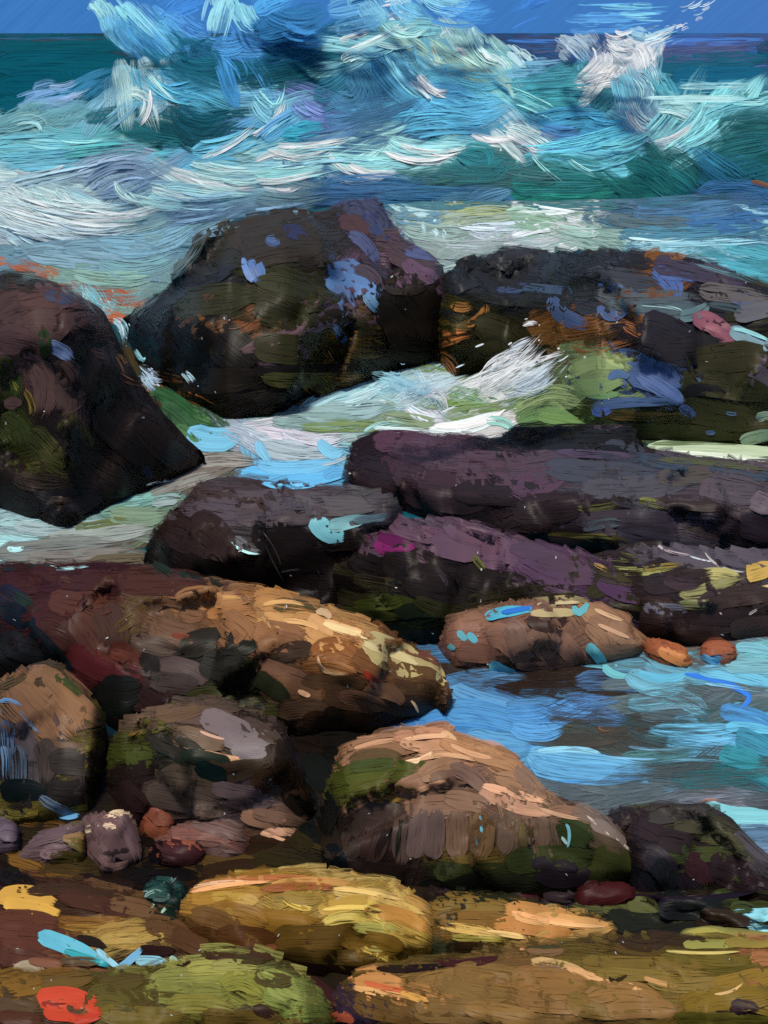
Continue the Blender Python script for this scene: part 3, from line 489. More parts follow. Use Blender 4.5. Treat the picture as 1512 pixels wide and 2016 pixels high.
100,1180 160,1190 230,1185|50|4a2a20|.1;80,1230 130,1250 170,1280|60|3a1f1a|.1;150,1210 180,1250 200,1290|60|45281f|.1;200,1190 220,1240 230,1280|60|402a22|.1;140,1280 190,1310 230,1320|50|4a1a1c|.1;220,1280 260,1290 290,1310|40|4f281e|.1
230,1310 260,1330 280,1330|40|4a2022|.2;0,1200 40,1215 60,1240|40|0c141e;60,1240 100,1280 140,1320|30|10161a;0,1260 40,1275 90,1290|50|1c1c1e;280,1290 300,1310 302,1337|34|1c1815|0;200,1350 240,1360 280,1350|60|161615
200,1390 230,1400 260,1390|40|121614;190,1410 215,1425 240,1440|40|0a2230;280,1360 310,1380 330,1390|40|2c1a1a|.2;310,1190 360,1200 404,1212|44|6a4a36|.1;270,1200 310,1220 364,1232|50|57402f|.1;350,1180 400,1170 440,1175|36|7c5636|.1
390,1190 440,1180 504,1175|30|916640|.1;410,1210 450,1205 504,1200|24|8a5e38|.1;300,1230 350,1250 400,1250|50|5f4434|.1;340,1250 370,1255 400,1258|14|6a3626|.3;440,1215 470,1235 495,1260|50|7c5638|.1;230,1240 250,1225 270,1210|24|55401e|.3
260,1260 300,1270 350,1280|36|4a3a30|.1;320,1310 370,1320 404,1342|40|4c3d3a|0;300,1340 350,1345 390,1350|40|3c322e|.1;360,1280 420,1260 460,1280|50|25211a|.1;400,1300 440,1310 480,1300|60|221f19|.1;430,1330 470,1340 504,1330|50|1c1a14|.1
470,1280 490,1270 504,1260|30|1c1c14|.2;370,1370 420,1365 470,1370|30|3a3a20|.3;360,1380 430,1385 480,1390|30|4a3a2e|.1
504,1180 540,1175 580,1190|34|94683c|.1;504,1200 550,1195 600,1210|40|a07242|.1;540,1190 590,1195 640,1205|30|4a4226|.4;510,1215 560,1225 600,1220|30|b08450|.1;580,1220 620,1230 650,1250|40|a87a48|.1;610,1215 630,1230 652,1252|24|c09060|0
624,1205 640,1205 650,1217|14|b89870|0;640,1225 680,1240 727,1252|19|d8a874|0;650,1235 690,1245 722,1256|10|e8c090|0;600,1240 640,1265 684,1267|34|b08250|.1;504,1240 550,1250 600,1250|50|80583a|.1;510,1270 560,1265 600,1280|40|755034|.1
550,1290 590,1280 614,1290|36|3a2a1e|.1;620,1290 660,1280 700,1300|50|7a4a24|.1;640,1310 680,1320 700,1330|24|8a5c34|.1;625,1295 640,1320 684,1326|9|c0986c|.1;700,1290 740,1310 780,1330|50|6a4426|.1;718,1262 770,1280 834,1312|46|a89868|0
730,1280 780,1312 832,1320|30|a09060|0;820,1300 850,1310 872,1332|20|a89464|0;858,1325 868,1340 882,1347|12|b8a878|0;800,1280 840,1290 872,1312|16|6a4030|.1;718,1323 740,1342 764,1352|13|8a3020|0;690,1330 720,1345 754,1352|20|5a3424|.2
770,1330 820,1340 870,1345|60|5c4024|.1;780,1360 830,1360 870,1370|50|4f3620|.1;760,1390 820,1390 860,1390|40|38261a|.1;510,1310 560,1330 620,1350|40|6a4a38|.1;530,1340 590,1360 640,1370|40|684832|.1;600,1340 670,1345 720,1350|30|4a3522|.1
720,1365 760,1360 792,1382|30|6f4c36|0;588,1360 600,1366 610,1370|10|e0a880|0;640,1370 700,1380 760,1390|40|4a3424|.1;504,1330 530,1350 570,1380|36|222415|.1;550,1400 600,1395 650,1400|40|57402f|.1;670,1370 720,1380 760,1395|30|5f4232|.1
600,1420 660,1420 740,1420|40|352318|.1;640,1400 660,1410 674,1422|30|201a14|.1;810,1380 818,1390 823,1402|5|e0b888|0;560,1460 600,1470 640,1480|60|1a120e;630,1450 680,1450 720,1450|40|141210;600,1500 630,1520 640,1560|50|101412
885,1230 920,1215 964,1212|40|7c5a48|.1;880,1250 930,1250 990,1245|50|80594a|.1;960,1250 1000,1260 1020,1300|50|7a5848|.1;900,1280 940,1285 980,1290|40|6f4c3e|.1;1000,1230 1020,1260 1030,1312|44|6a5044|.1;1050,1240 1070,1270 1080,1300|44|705344|.1
1090,1250 1120,1280 1140,1310|40|7a5a4a|.1;1150,1200 1190,1220 1232,1242|40|8f6e50|.1;1160,1225 1190,1250 1202,1282|50|80604a|.1;1200,1230 1230,1250 1262,1272|40|8a6850|.1;1180,1280 1220,1285 1255,1275|30|7c5c48|.1
1020,1310 1080,1312 1140,1305|20|6a5046|.2;1042,1196 1090,1190 1154,1185|32|948460|0;1050,1207 1100,1206 1132,1206|16|a09068|0;1042,1218 1075,1233 1114,1219|22|33201c|0;1130,1195 1140,1206 1157,1190|15|5a9ca4|0;958,1215 990,1205 1042,1200|20|4a9cb4|0
990,1205 1020,1200 1047,1195|9|2a68b8|0;902,1243 910,1252 917,1260|13|5a9ca4|0;922,1247 930,1256 938,1264|14|5aa4b0|0;883,1270 888,1274 895,1278|10|5aa0a8|0;1158,1270 1175,1290 1192,1312|20|5a9ca4|0;1190,1310 1205,1326 1234,1331|15|64a8b0|0
968,1305 985,1320 1012,1326|23|4f94a4|0;885,1312 930,1322 960,1330|50|4a4e50|0;900,1340 940,1345 974,1342|36|4f5658|0;1000,1335 1080,1337 1174,1330|38|30241f|0;980,1355 1060,1362 1130,1350|30|352823|.1;916,1314 920,1320 923,1326|10|101814|0
1240,1285 1270,1290 1292,1312|26|3a2c26|0;1266,1268 1300,1278 1312,1292|28|8a4f34|0;1300,1278 1330,1295 1360,1308|24|b07040|0;1382,1285 1410,1275 1444,1280|26|8a5038|0;1384,1290 1400,1301 1420,1304|12|5c98bc|0
1010,1010 1080,1010 1140,1005|40|2a2022;1150,1030 1250,1030 1350,1040|50|3e363e|.1;1220,1050 1300,1070 1400,1080|40|45404a|.1;1290,1065 1350,1090 1430,1110|50|504850|.1;1400,1070 1450,1090 1520,1100|50|4f4850|.1;1293,1071 1320,1086 1364,1093|5|a89c9c|.1
1360,1095 1380,1101 1404,1106|4|b8c0c4|.2;1390,1090 1420,1116 1464,1126|5|a8a09c|.2;1460,1030 1490,1040 1530,1060|50|302630|.1;1080,1055 1130,1060 1184,1060|24|4a4420|.4;1120,1060 1200,1060 1244,1075|20|6a6438|.5;1150,1040 1190,1030 1224,1030|20|464e54|.3
1060,1065 1130,1075 1220,1085|30|2c2224|.1;1120,1090 1190,1095 1264,1100|24|5a582c|.4;1180,1115 1240,1125 1334,1115|20|8a8a50|.4;1170,1110 1190,1120 1204,1130|10|a88448|.4;1270,1120 1310,1115 1354,1110|14|7a6a34|.4;1180,1130 1220,1140 1284,1140|24|3a3420|.3
1380,1130 1420,1130 1454,1136|24|a09860|.1;1470,1130 1490,1125 1530,1113|34|b09048|.1;1340,1165 1390,1160 1464,1140|30|807c50|.3;1490,1160 1505,1157 1530,1150|10|c0a870|.2;1340,1190 1380,1190 1404,1190|20|70704a|.3;1270,1195 1310,1200 1354,1200|24|565560|.2
1270,1150 1330,1145 1400,1130|40|2c2222|.1;1310,1140 1340,1150 1380,1150|24|3a2c30|.2;1380,1190 1440,1175 1530,1170|40|362a28|.1;1250,1220 1350,1230 1450,1230|50|342625|.1;1350,1215 1430,1215 1530,1210|30|2e2120|.1;1260,1240 1330,1255 1400,1250|30|31231f|.1
1440,1240 1480,1235 1530,1225|40|3a2b28|.1;1475,1210 1482,1205 1492,1199|5|b0a49c|.2;690,900 720,880 760,870|40|1e1214;700,920 740,930 780,940|60|251a1e;740,870 800,870 864,880|44|4a3040|.1;780,880 860,890 944,895|44|4c3944|.1
850,900 940,910 1044,910|44|4a3742|.1;760,900 800,922 834,910|40|3a262e|.1;780,930 850,950 930,960|50|38282f|.1;900,940 990,940 1080,930|50|4a3640|.1;700,950 760,970 800,990|40|2a1d20;800,970 880,985 960,990|50|2f2429|.1;900,970 1000,970 1080,980|50|282024
1000,920 1080,910 1140,900|50|463842|.1;1010,960 1060,950 1114,930|50|4a3444|.1;1080,920 1180,930 1300,934|44|3c3e48|.1;1150,960 1250,960 1350,950|44|45434a|.1;1260,900 1330,915 1420,915|24|36404e|.2;1300,940 1380,935 1464,930|36|48423f|.1
1400,920 1460,930 1530,940|24|38424e|.2;1380,960 1430,970 1500,980|44|50444a|.1;1400,950 1440,960 1504,972|60|4a4248|.2;1480,980 1500,990 1530,1000|40|5c5058|.1;1010,870 1100,870 1200,870|30|1d1a18;1020,860 1130,855 1250,865|30|1b1917;1190,880 1230,880 1264,880|24|191716
1100,890 1180,895 1260,900|16|463a4c|.2;1010,995 1090,990 1170,985|40|2c2126;1140,1000 1180,1000 1224,990|16|5a5a2e|.4;1260,985 1290,990 1324,1000|20|6a6c38|.4;1300,990 1360,990 1420,1000|30|322828
1283,882 1390,885 1530,892|28|a8b89c|0;1290,892 1400,897 1530,910|10|d0dcc8|.1;1460,870 1490,860 1530,853|24|90a48c|.1;1490,825 1505,820 1530,817|20|9cb098|.1;1290,875 1400,872 1470,872|10|5f7050|.3;1300,905 1400,912 1530,926|12|4a4c34|.2
"""
DABS['auto'] += """
512,1040 530,1090 562,1152|3|2c2828;516,1045 540,1080 552,1110|2|383434;555,1126 600,1121 642,1131|3|3c3838;625,1124 630,1132 632,1140|2|3c3838
1120,738 1170,715 1226,722|26|8a9a66|0;1126,760 1165,762 1222,750|30|7c9060|0;1024,806 1090,775 1150,790|26|8a9c6c|0;1200,745 1215,735 1236,742|16|50688c|0
900,446 940,452 990,450|8|c8d8e0|.2;1060,408 1100,414 1140,420|6|d8ecec|.3;1256,866 1262,876 1266,884|10|171513|.2;1120,850 1180,846 1250,846|14|161412|.2
"""
DABS['pool'] = """
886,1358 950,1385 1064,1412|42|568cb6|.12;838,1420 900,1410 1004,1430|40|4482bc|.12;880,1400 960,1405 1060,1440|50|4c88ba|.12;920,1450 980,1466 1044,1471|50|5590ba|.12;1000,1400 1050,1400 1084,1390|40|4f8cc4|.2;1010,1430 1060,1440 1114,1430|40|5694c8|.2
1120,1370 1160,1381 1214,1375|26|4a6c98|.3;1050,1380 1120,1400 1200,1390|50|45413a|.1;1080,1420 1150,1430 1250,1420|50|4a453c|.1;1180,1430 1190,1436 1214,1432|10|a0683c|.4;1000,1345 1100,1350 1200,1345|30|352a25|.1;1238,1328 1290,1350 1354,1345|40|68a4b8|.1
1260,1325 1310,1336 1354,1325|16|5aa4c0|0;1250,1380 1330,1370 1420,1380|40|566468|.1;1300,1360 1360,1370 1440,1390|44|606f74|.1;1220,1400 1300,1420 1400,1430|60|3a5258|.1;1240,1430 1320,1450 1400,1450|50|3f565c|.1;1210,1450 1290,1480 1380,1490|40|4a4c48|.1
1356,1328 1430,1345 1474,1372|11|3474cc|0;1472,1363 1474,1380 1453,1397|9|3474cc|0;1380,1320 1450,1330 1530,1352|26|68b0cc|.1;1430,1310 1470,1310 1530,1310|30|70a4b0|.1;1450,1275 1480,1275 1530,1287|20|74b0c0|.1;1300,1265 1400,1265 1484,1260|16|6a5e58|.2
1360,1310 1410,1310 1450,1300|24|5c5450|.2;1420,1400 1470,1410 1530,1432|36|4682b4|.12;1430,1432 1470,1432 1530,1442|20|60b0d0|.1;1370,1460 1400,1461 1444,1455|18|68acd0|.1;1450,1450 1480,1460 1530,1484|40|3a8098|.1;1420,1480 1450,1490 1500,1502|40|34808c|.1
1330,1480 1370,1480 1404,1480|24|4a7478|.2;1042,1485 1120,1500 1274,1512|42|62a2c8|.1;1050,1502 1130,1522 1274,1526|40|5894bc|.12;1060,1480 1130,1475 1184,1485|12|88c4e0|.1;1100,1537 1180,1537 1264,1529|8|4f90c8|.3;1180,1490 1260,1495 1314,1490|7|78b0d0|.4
1100,1570 1200,1560 1300,1550|60|5c6a70|.1;1160,1590 1250,1580 1350,1560|50|566068|.1;1300,1530 1400,1530 1530,1540|50|525a5c|.1;1400,1520 1460,1515 1530,1520|36|2f7078|.2;1320,1570 1400,1570 1500,1580|40|50545a|.1;1340,1580 1390,1575 1434,1570|16|707884|.3
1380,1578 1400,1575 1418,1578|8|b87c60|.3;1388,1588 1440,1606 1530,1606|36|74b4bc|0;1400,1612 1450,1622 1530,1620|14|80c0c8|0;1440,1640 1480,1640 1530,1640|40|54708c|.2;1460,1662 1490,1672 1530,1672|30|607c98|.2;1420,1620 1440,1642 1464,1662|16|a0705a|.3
"""
DABS['near'] = """
1446,1800 1490,1802 1530,1795|26|88ccd8|0;1470,1815 1490,1826 1530,1828|14|98d4dc|0
670,1500 720,1470 794,1455|36|8a6448|.1;780,1450 840,1445 887,1447|26|a8785a|.1;700,1475 770,1475 830,1470|24|7c5a40|.1;790,1460 840,1470 900,1460|20|b08464|.1;870,1443 885,1450 897,1462|14|c09870|0;830,1480 900,1480 960,1490|30|a87c5c|.1
870,1460 930,1480 990,1490|26|a47652|.1;940,1490 1000,1500 1022,1522|30|98704f|.1;800,1500 830,1495 852,1480|10|d8b48c|.1;690,1500 740,1490 794,1495|34|55422a|.2;680,1530 740,1520 824,1515|44|454a1a|.1;690,1560 750,1545 814,1530|40|48481a|.2
690,1510 740,1505 800,1500|24|3c4420|.2;740,1575 780,1570 802,1565|20|6a5420|.4;828,1498 832,1506 832,1514|14|3a4418;780,1560 830,1540 884,1520|40|7c5a44|.1;830,1530 870,1510 914,1500|36|85634a|.1;850,1530 900,1530 950,1520|30|6a5040|.1
890,1510 930,1530 962,1562|30|685044|.1;950,1555 1000,1575 1064,1592|34|a07860|0;958,1545 1010,1560 1074,1581|10|b88c70|0;980,1530 1040,1550 1082,1572|34|8a684e|.1;1020,1510 1050,1540 1077,1582|40|7c6250|.1;800,1590 860,1585 940,1580|40|6f5240|.1
880,1570 930,1580 960,1590|36|745846|.1;1080,1600 1130,1600 1172,1622|24|7c5c48|.1;1000,1590 1050,1600 1092,1601|14|b08468|.1;1130,1600 1180,1620 1212,1662|20|6f5c50|.1;1158,1608 1210,1650 1268,1693|5|c0b0a0|.1;1170,1620 1210,1650 1222,1672|30|7a6a60|0
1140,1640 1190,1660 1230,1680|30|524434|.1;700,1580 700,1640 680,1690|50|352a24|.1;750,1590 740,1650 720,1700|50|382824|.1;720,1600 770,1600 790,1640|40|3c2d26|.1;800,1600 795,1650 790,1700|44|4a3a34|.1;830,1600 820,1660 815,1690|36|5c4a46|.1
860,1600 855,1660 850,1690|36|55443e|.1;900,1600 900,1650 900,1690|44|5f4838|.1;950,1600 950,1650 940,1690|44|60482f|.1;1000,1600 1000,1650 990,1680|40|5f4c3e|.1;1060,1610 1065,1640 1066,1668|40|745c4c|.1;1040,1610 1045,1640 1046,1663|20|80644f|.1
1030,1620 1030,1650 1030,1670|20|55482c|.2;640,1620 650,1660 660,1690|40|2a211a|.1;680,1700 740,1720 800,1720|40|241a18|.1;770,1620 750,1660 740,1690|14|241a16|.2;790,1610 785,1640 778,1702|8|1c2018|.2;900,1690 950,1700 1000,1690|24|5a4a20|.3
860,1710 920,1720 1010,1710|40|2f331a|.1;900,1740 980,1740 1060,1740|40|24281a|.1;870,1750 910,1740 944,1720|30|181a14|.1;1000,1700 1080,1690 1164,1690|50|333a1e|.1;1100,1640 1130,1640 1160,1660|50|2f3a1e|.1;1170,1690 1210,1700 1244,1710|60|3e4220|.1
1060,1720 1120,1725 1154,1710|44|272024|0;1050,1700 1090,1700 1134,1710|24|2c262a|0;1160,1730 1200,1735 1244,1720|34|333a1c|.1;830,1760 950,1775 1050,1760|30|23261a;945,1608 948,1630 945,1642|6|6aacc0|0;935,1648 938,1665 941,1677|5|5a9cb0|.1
1115,1623 1121,1640 1118,1667|6|78b8c4|0;1106,1648 1112,1656 1116,1662|6|a8c8c8|0;1048,1625 1050,1630 1050,1634|5|7a2030
340,1400 390,1410 454,1410|36|55443c|.1;270,1415 330,1405 400,1395|36|5c4634|.1;400,1410 450,1430 502,1452|44|6a5c5c|0;440,1440 480,1456 534,1450|44|6a5e5e|0;460,1470 490,1482 522,1480|30|6f6464|0;350,1440 400,1455 440,1470|34|64503f|.1
355,1463 400,1482 464,1491|9|e0ac84|0;400,1480 440,1490 480,1500|10|b88c68|.1;395,1440 420,1450 442,1456|6|b8907c|.1;270,1430 300,1430 330,1430|30|4a461e|.2;255,1450 270,1440 282,1430|16|7a5a28|.3;250,1490 280,1492 302,1490|44|3e441a|.1
300,1450 350,1470 400,1490|44|28241c|.1;350,1490 420,1500 450,1510|36|1e241a|.1;480,1420 520,1440 552,1462|30|45362c|.1;400,1510 450,1520 530,1500|40|3a2c20|.1;320,1530 380,1540 440,1550|60|4a3e32|.1;290,1560 350,1570 430,1580|50|50423a|.1
420,1550 470,1560 534,1570|30|5c4c4c|.1;450,1580 500,1582 534,1580|24|4f4040|.2;388,1508 420,1521 444,1526|30|0c1c1c|0;240,1540 260,1570 290,1590|40|2e1e1c|.1;250,1520 290,1510 310,1510|30|261c18|.1;540,1470 570,1500 580,1560|50|26190f|.1
500,1530 550,1550 600,1580|44|3a281a|.1;560,1560 590,1590 600,1600|30|1c1610;60,1325 110,1370 152,1432|60|7c5a40|0;30,1350 90,1400 142,1452|50|75553c|.1;90,1320 140,1370 202,1424|34|7a583c|0;20,1360 60,1410 112,1462|34|6f503a|.1
0,1350 20,1340 50,1330|24|4a3c28|.2;110,1330 140,1350 162,1372|16|3a421e|.2;80,1460 120,1475 174,1470|30|5a4434|.1;150,1480 170,1481 184,1470|24|5c5424|.2;0,1380 20,1380 42,1391|10|5f84a8|.3;40,1400 60,1426 84,1446|9|5a7088|.4
8,1420 14,1460 12,1500|40|4a5e78|.4;30,1430 50,1460 60,1500|40|463e40|.1;80,1460 90,1490 90,1540|40|3e3430|.1;30,1470 34,1510 30,1560|44|4a5664|.4;6,1470 10,1500 8,1540|16|5a7a96|.4;100,1500 150,1500 200,1510|50|2f2824|.1
90,1550 140,1560 200,1540|50|241f1c|.1;150,1520 200,1530 230,1540|50|201b1e|.1;3,1560 40,1555 88,1560|42|0c1414|0;80,1570 110,1590 144,1602|20|5a6c80|.3;108,1598 130,1606 155,1604|15|5a90b8|.1;0,1600 40,1610 80,1600|30|5c5424|.3;30,1600 60,1606 74,1595|16|7a6a2c|.4
50,1660 90,1642 134,1640|34|5a484c|.1;80,1680 100,1682 124,1680|20|70585c|.2;125,1650 150,1650 164,1640|20|7c6040|.2;135,1660 155,1662 172,1680|24|5c5028|.2;165,1612 195,1650 214,1702|48|674f4e|0;205,1610 230,1650 262,1692|50|624a4a|0
240,1608 257,1640 272,1692|30|70585a|.1;203,1681 230,1676 254,1671|9|2e2222|.1;200,1702 225,1707 254,1697|16|745854|.1;205,1609 214,1606 224,1606|5|e8c0a0|0;0,1640 20,1640 37,1646|34|5c4e5a|.1;288,1578 320,1600 337,1622|50|6c3c2c|0;290,1622 310,1642 334,1630|24|74402c|.1
340,1640 400,1640 464,1652|30|6f4a42|.1;380,1622 430,1632 484,1652|24|66504c|.1;330,1662 390,1662 454,1672|24|7a4636|.1;310,1662 350,1667 394,1682|26|3a1c1e|0;300,1682 340,1692 394,1692|24|331a1c|.1;478,1605 520,1615 564,1622|30|8a6650|0;500,1600 550,1610 604,1622|24|6f5444|.1
478,1624 520,1641 562,1655|9|d0a080|0;490,1610 530,1630 567,1642|16|a07860|.1;280,1660 300,1680 312,1702|30|100c10;60,1700 120,1700 180,1710|40|3a2e18|.2;20,1690 60,1700 84,1712|30|6a4a20|.3;0,1710 15,1720 30,1735|40|181416;100,1690 140,1690 180,1700|30|453c1c|.3
250,1730 320,1720 390,1725|30|100c0c;160,1725 220,1740 270,1740|20|1c120e;400,1690 450,1700 504,1690|30|4a381c|.2;400,1720 450,1710 520,1700|30|2a1c10|.1;504,1690 560,1700 620,1710|40|26200e|.1;590,1680 640,1700 684,1712|40|0e1214;640,1670 660,1690 672,1712|40|0e1418
620,1560 640,1590 642,1642|40|141614;285,1760 310,1750 334,1755|30|20403c|.2;290,1770 320,1790 350,1795|40|10221e;340,1760 355,1770 367,1787|30|0e1e1a;285,1765 300,1755 328,1755|8|80a098|.4;298,1787 303,1780 308,1773|5|a8d0c0|.1;318,1797 324,1790 332,1783|6|90b8a8|.1
375,1750 450,1735 544,1730|18|a8764c|.1;378,1747 420,1738 484,1735|7|d8b090|.1;480,1730 560,1727 644,1732|10|98603a|.2;540,1740 620,1735 704,1740|16|a07c48|.1;380,1770 450,1760 524,1760|34|8a6a2c|.1;420,1765 480,1770 504,1780|24|98803c|.1
520,1750 600,1745 664,1750|16|804f2c|.2;560,1772 590,1786 614,1788|11|b4a050|.1;560,1760 600,1770 644,1765|24|7c6a34|.2;660,1755 720,1760 774,1765|24|a8945a|.1;650,1780 710,1780 774,1790|24|b09c50|.1;730,1765 780,1780 844,1802|20|b09858|.2
800,1765 830,1780 854,1802|20|a08048|.2;630,1790 680,1780 724,1770|30|98803c|.1;720,1800 780,1800 844,1832|30|a0783c|.1;640,1815 700,1805 764,1822|24|a89c50|.2;700,1825 750,1830 784,1836|24|8c8c4a|.2;760,1835 800,1855 834,1862|20|a89048|.2
500,1810 560,1815 624,1820|44|74581f|.1;420,1790 480,1800 524,1820|40|7a5c28|.1;380,1800 430,1810 470,1830|40|5c4424|.1;540,1850 620,1845 704,1850|50|57441c|.1;680,1850 750,1860 794,1872|44|6a5420|.1;430,1840 490,1845 544,1850|40|4a3018|.1
400,1870 480,1880 560,1870|30|3a2818|.1;560,1880 650,1890 740,1885|40|4a3c1a|.1;760,1890 830,1890 900,1880|30|453c18|.1;518,1877 530,1865 547,1868|14|7c5034|.2;504,1900 600,1910 724,1910|24|2a1a12|.1;745,1905 800,1907 874,1900|14|1c0c0c|0
860,1890 920,1895 978,1885|16|3c1616|0;880,1870 930,1870 974,1860|34|3a2c1c|.1;840,1860 860,1872 892,1870|30|3c4430|.2;850,1780 920,1775 1004,1785|34|6c5a2c|.1;870,1810 940,1810 1004,1810|34|6a5228|.1;1000,1790 1070,1800 1144,1817|36|a07848|0
980,1820 1060,1825 1124,1842|34|a07444|0;1060,1805 1130,1815 1197,1822|24|b8905c|0;1010,1800 1060,1815 1124,1816|14|c09868|.1;1120,1845 1160,1840 1204,1825|20|a08450|.1;880,1825 930,1830 984,1841|20|b09858|.2;890,1845 950,1848 1004,1851|14|949048|.3
960,1835 1000,1840 1034,1846|12|c0a870|.2;1000,1855 1050,1861 1104,1862|14|3c3c24|.2;1040,1870 1080,1875 1114,1870|14|6a5438|.2;998,1860 1016,1866 1034,1871|8|c89870|.2;700,1930 740,1930 794,1935|30|a87c4c|.1;720,1935 760,1946 804,1951|14|b0603c|.2
700,1945 760,1957 804,1966|14|c49c68|.1;790,1955 820,1965 854,1976|14|b8904c|.1;820,1935 900,1920 984,1915|30|745c34|.1;860,1930 930,1950 1004,1960|40|6a5630|.1;900,1910 980,1920 1060,1930|40|6c5630|.1;1050,1893 1100,1900 1154,1916|20|a08a60|0
1060,1899 1090,1906 1124,1911|10|6a5c54|.1;1118,1905 1190,1930 1264,1946|15|b8946a|.1;1010,1930 1080,1930 1160,1940|50|765a34|.1;1020,1960 1090,1970 1164,1970|50|725834|.1;1120,1970 1180,1980 1250,1985|50|66542a|.1;1160,1960 1230,1950 1304,1972|40|7a5f38|.1
1200,1990 1270,1985 1334,1990|40|765c38|.1;700,1970 780,1990 850,2000|50|54401f|.1;820,1990 900,1990 960,2000|50|665230|.1;920,1985 1000,2000 1064,2012|40|745c34|.1;1150,1895 1250,1900 1400,1900|34|625426|.1;1180,1915 1280,1920 1400,1920|24|6c5e2e|.1
1280,1930 1350,1940 1424,1930|30|706234|.1;1270,1925 1300,1935 1334,1941|10|a8865a|.2;1198,1924 1212,1931 1234,1920|8|2c2410|.1;1400,1950 1450,1940 1530,1920|50|746028|.1;1350,1980 1420,1970 1530,1960|50|685820|.1;1440,1980 1470,1986 1494,1990|34|2f1c1e|.2
1410,1995 1450,2001 1494,2000|16|1c0e18|.2;1330,2005 1400,2005 1530,2010|24|4f4c1c|.1;1480,1892 1500,1887 1530,1890|30|8a6040|.2;1300,1875 1400,1890 1484,1890|24|5a5220|.2;1210,1862 1260,1872 1314,1870|20|4a3c1c|.2;1410,1957 1440,1951 1464,1934|5|b8a070|.2
1328,1866 1370,1842 1424,1842|26|8c8c4a|0;1350,1860 1400,1856 1454,1860|20|848848|0;1430,1850 1470,1852 1530,1856|26|7c7034|0;1318,1873 1390,1876 1454,1873|6|b0a868|.1
1200,1610 1260,1620 1304,1650|50|2c2124|.1;1280,1610 1350,1602 1394,1600|30|3a3634|.1;1330,1630 1380,1626 1424,1640|30|3c3a2c|.1;1300,1650 1350,1660 1404,1670|40|2a2022|.1;1350,1682 1400,1682 1454,1680|30|3a4024|.1;1270,1680 1300,1700 1322,1742|50|221c24|.1
1290,1700 1310,1720 1320,1752|40|15191c|.1;1350,1700 1380,1710 1392,1742|50|331c20|.1;1400,1700 1440,1710 1494,1732|50|2c2024|.1;1450,1640 1480,1670 1520,1702|24|4a4448|.2;1380,1650 1430,1652 1464,1682|30|45432f|.2;1258,1764 1350,1772 1484,1755|13|1c1220|0
998,1750 1030,1762 1064,1766|34|3a1418|0;1070,1760 1100,1766 1134,1770|36|302428|.1;1133,1775 1190,1760 1254,1750|30|3c1618|0;1160,1780 1200,1775 1244,1760|16|42181a|0;1240,1790 1270,1786 1294,1802|40|4f5230|.1;1200,1800 1260,1820 1330,1810|44|1d2018|.1
1300,1790 1370,1790 1424,1780|40|16181a|.1;1250,1840 1310,1840 1370,1820|30|181a16|.1;1380,1800 1420,1806 1484,1816|30|2c2018|.1;1440,1790 1460,1785 1484,1790|24|38401e|.2;1220,1850 1270,1861 1314,1850|24|352818|.2
0,1770 50,1760 104,1776|34|b08e44|0;10,1780 60,1785 114,1797|26|b89648|0;142,1775 170,1775 198,1781|22|b8943e|0;60,1755 140,1750 224,1760|24|38281c|.1;120,1765 200,1780 260,1800|34|3f2820|.1;220,1780 270,1786 304,1800|34|5c4630|.1
0,1810 60,1812 114,1820|40|4f3024|.1;0,1840 60,1846 104,1850|50|4f3028|.1;0,1880 40,1886 94,1890|40|4a2f28|.1;120,1810 180,1816 244,1810|24|6a4c24|.2;130,1825 200,1826 264,1820|16|8a6c34|.4;190,1840 230,1830 294,1825|30|8a7440|.2
200,1850 250,1846 304,1846|24|94824a|.2;270,1850 300,1840 334,1835|20|907c44|.3;290,1820 330,1826 374,1841|40|4f3a24|.1;340,1840 370,1852 404,1871|40|46301e|.1;148,1850 180,1852 207,1867|17|241a14|0;78,1844 130,1860 204,1896|32|5aa4b8|0
130,1872 170,1886 214,1901|14|2f8c94|.1;193,1870 215,1891 237,1906|11|8cc0d0|0;235,1906 255,1891 278,1869|15|6498b8|0;268,1891 300,1891 328,1896|20|78a8b8|.2;334,1888 340,1889 347,1893|13|7ca4a0|0;120,1895 160,1892 194,1896|18|4f4434|.2
28,1911 60,1901 87,1921|22|8a8474|.2;60,1890 100,1896 124,1901|20|6a4838|.2;278,1866 310,1871 344,1871|20|24120e|.1;340,1890 360,1896 374,1891|14|2c1612|.1;300,1930 380,1925 464,1921|44|747a40|.2;290,1950 380,1956 454,1956|44|686e38|.2
370,1910 430,1905 504,1911|30|848848|.2;420,1900 470,1900 514,1906|24|80844a|.3;440,1940 480,1932 522,1962|40|6f7434|.2;330,1980 400,1976 464,1991|40|6a6a30|.3;520,1960 560,1972 592,1987|34|6c7c40|.2;530,1940 560,1960 604,1972|30|7c8a4c|.3
504,1920 540,1930 574,1931|30|464020|.1;200,1940 240,1930 284,1926|40|4a4220|.1;180,1970 220,1962 274,1981|50|4f4a22|.1;60,1930 120,1930 184,1921|34|5c4a24|.1;0,1950 50,1940 84,1936|40|6a5020|.1;0,1975 40,1981 74,1986|34|4a3c2c|.1
0,2000 40,2006 84,2011|30|43281c|.1;200,1995 280,2001 364,2006|40|5a5020|.1;400,2000 460,2006 544,2006|34|57481f|.1;600,1930 640,1960 684,2004|34|331a1c|0;640,1970 670,1990 704,2012|24|322434|.1;645,2012 670,2001 694,2011|20|8c4838|0
500,1985 520,1991 537,2002|24|2c1c14|.2;460,1885 490,1891 524,1891|16|3a3018|.2;78,1972 120,1965 184,1971|42|a8402c|0;90,1986 130,1992 194,1992|36|a43c28|0;84,1975 110,1979 142,1981|11|7c2c24|.1;140,2001 160,2006 194,2001|20|9c3424|0
"""

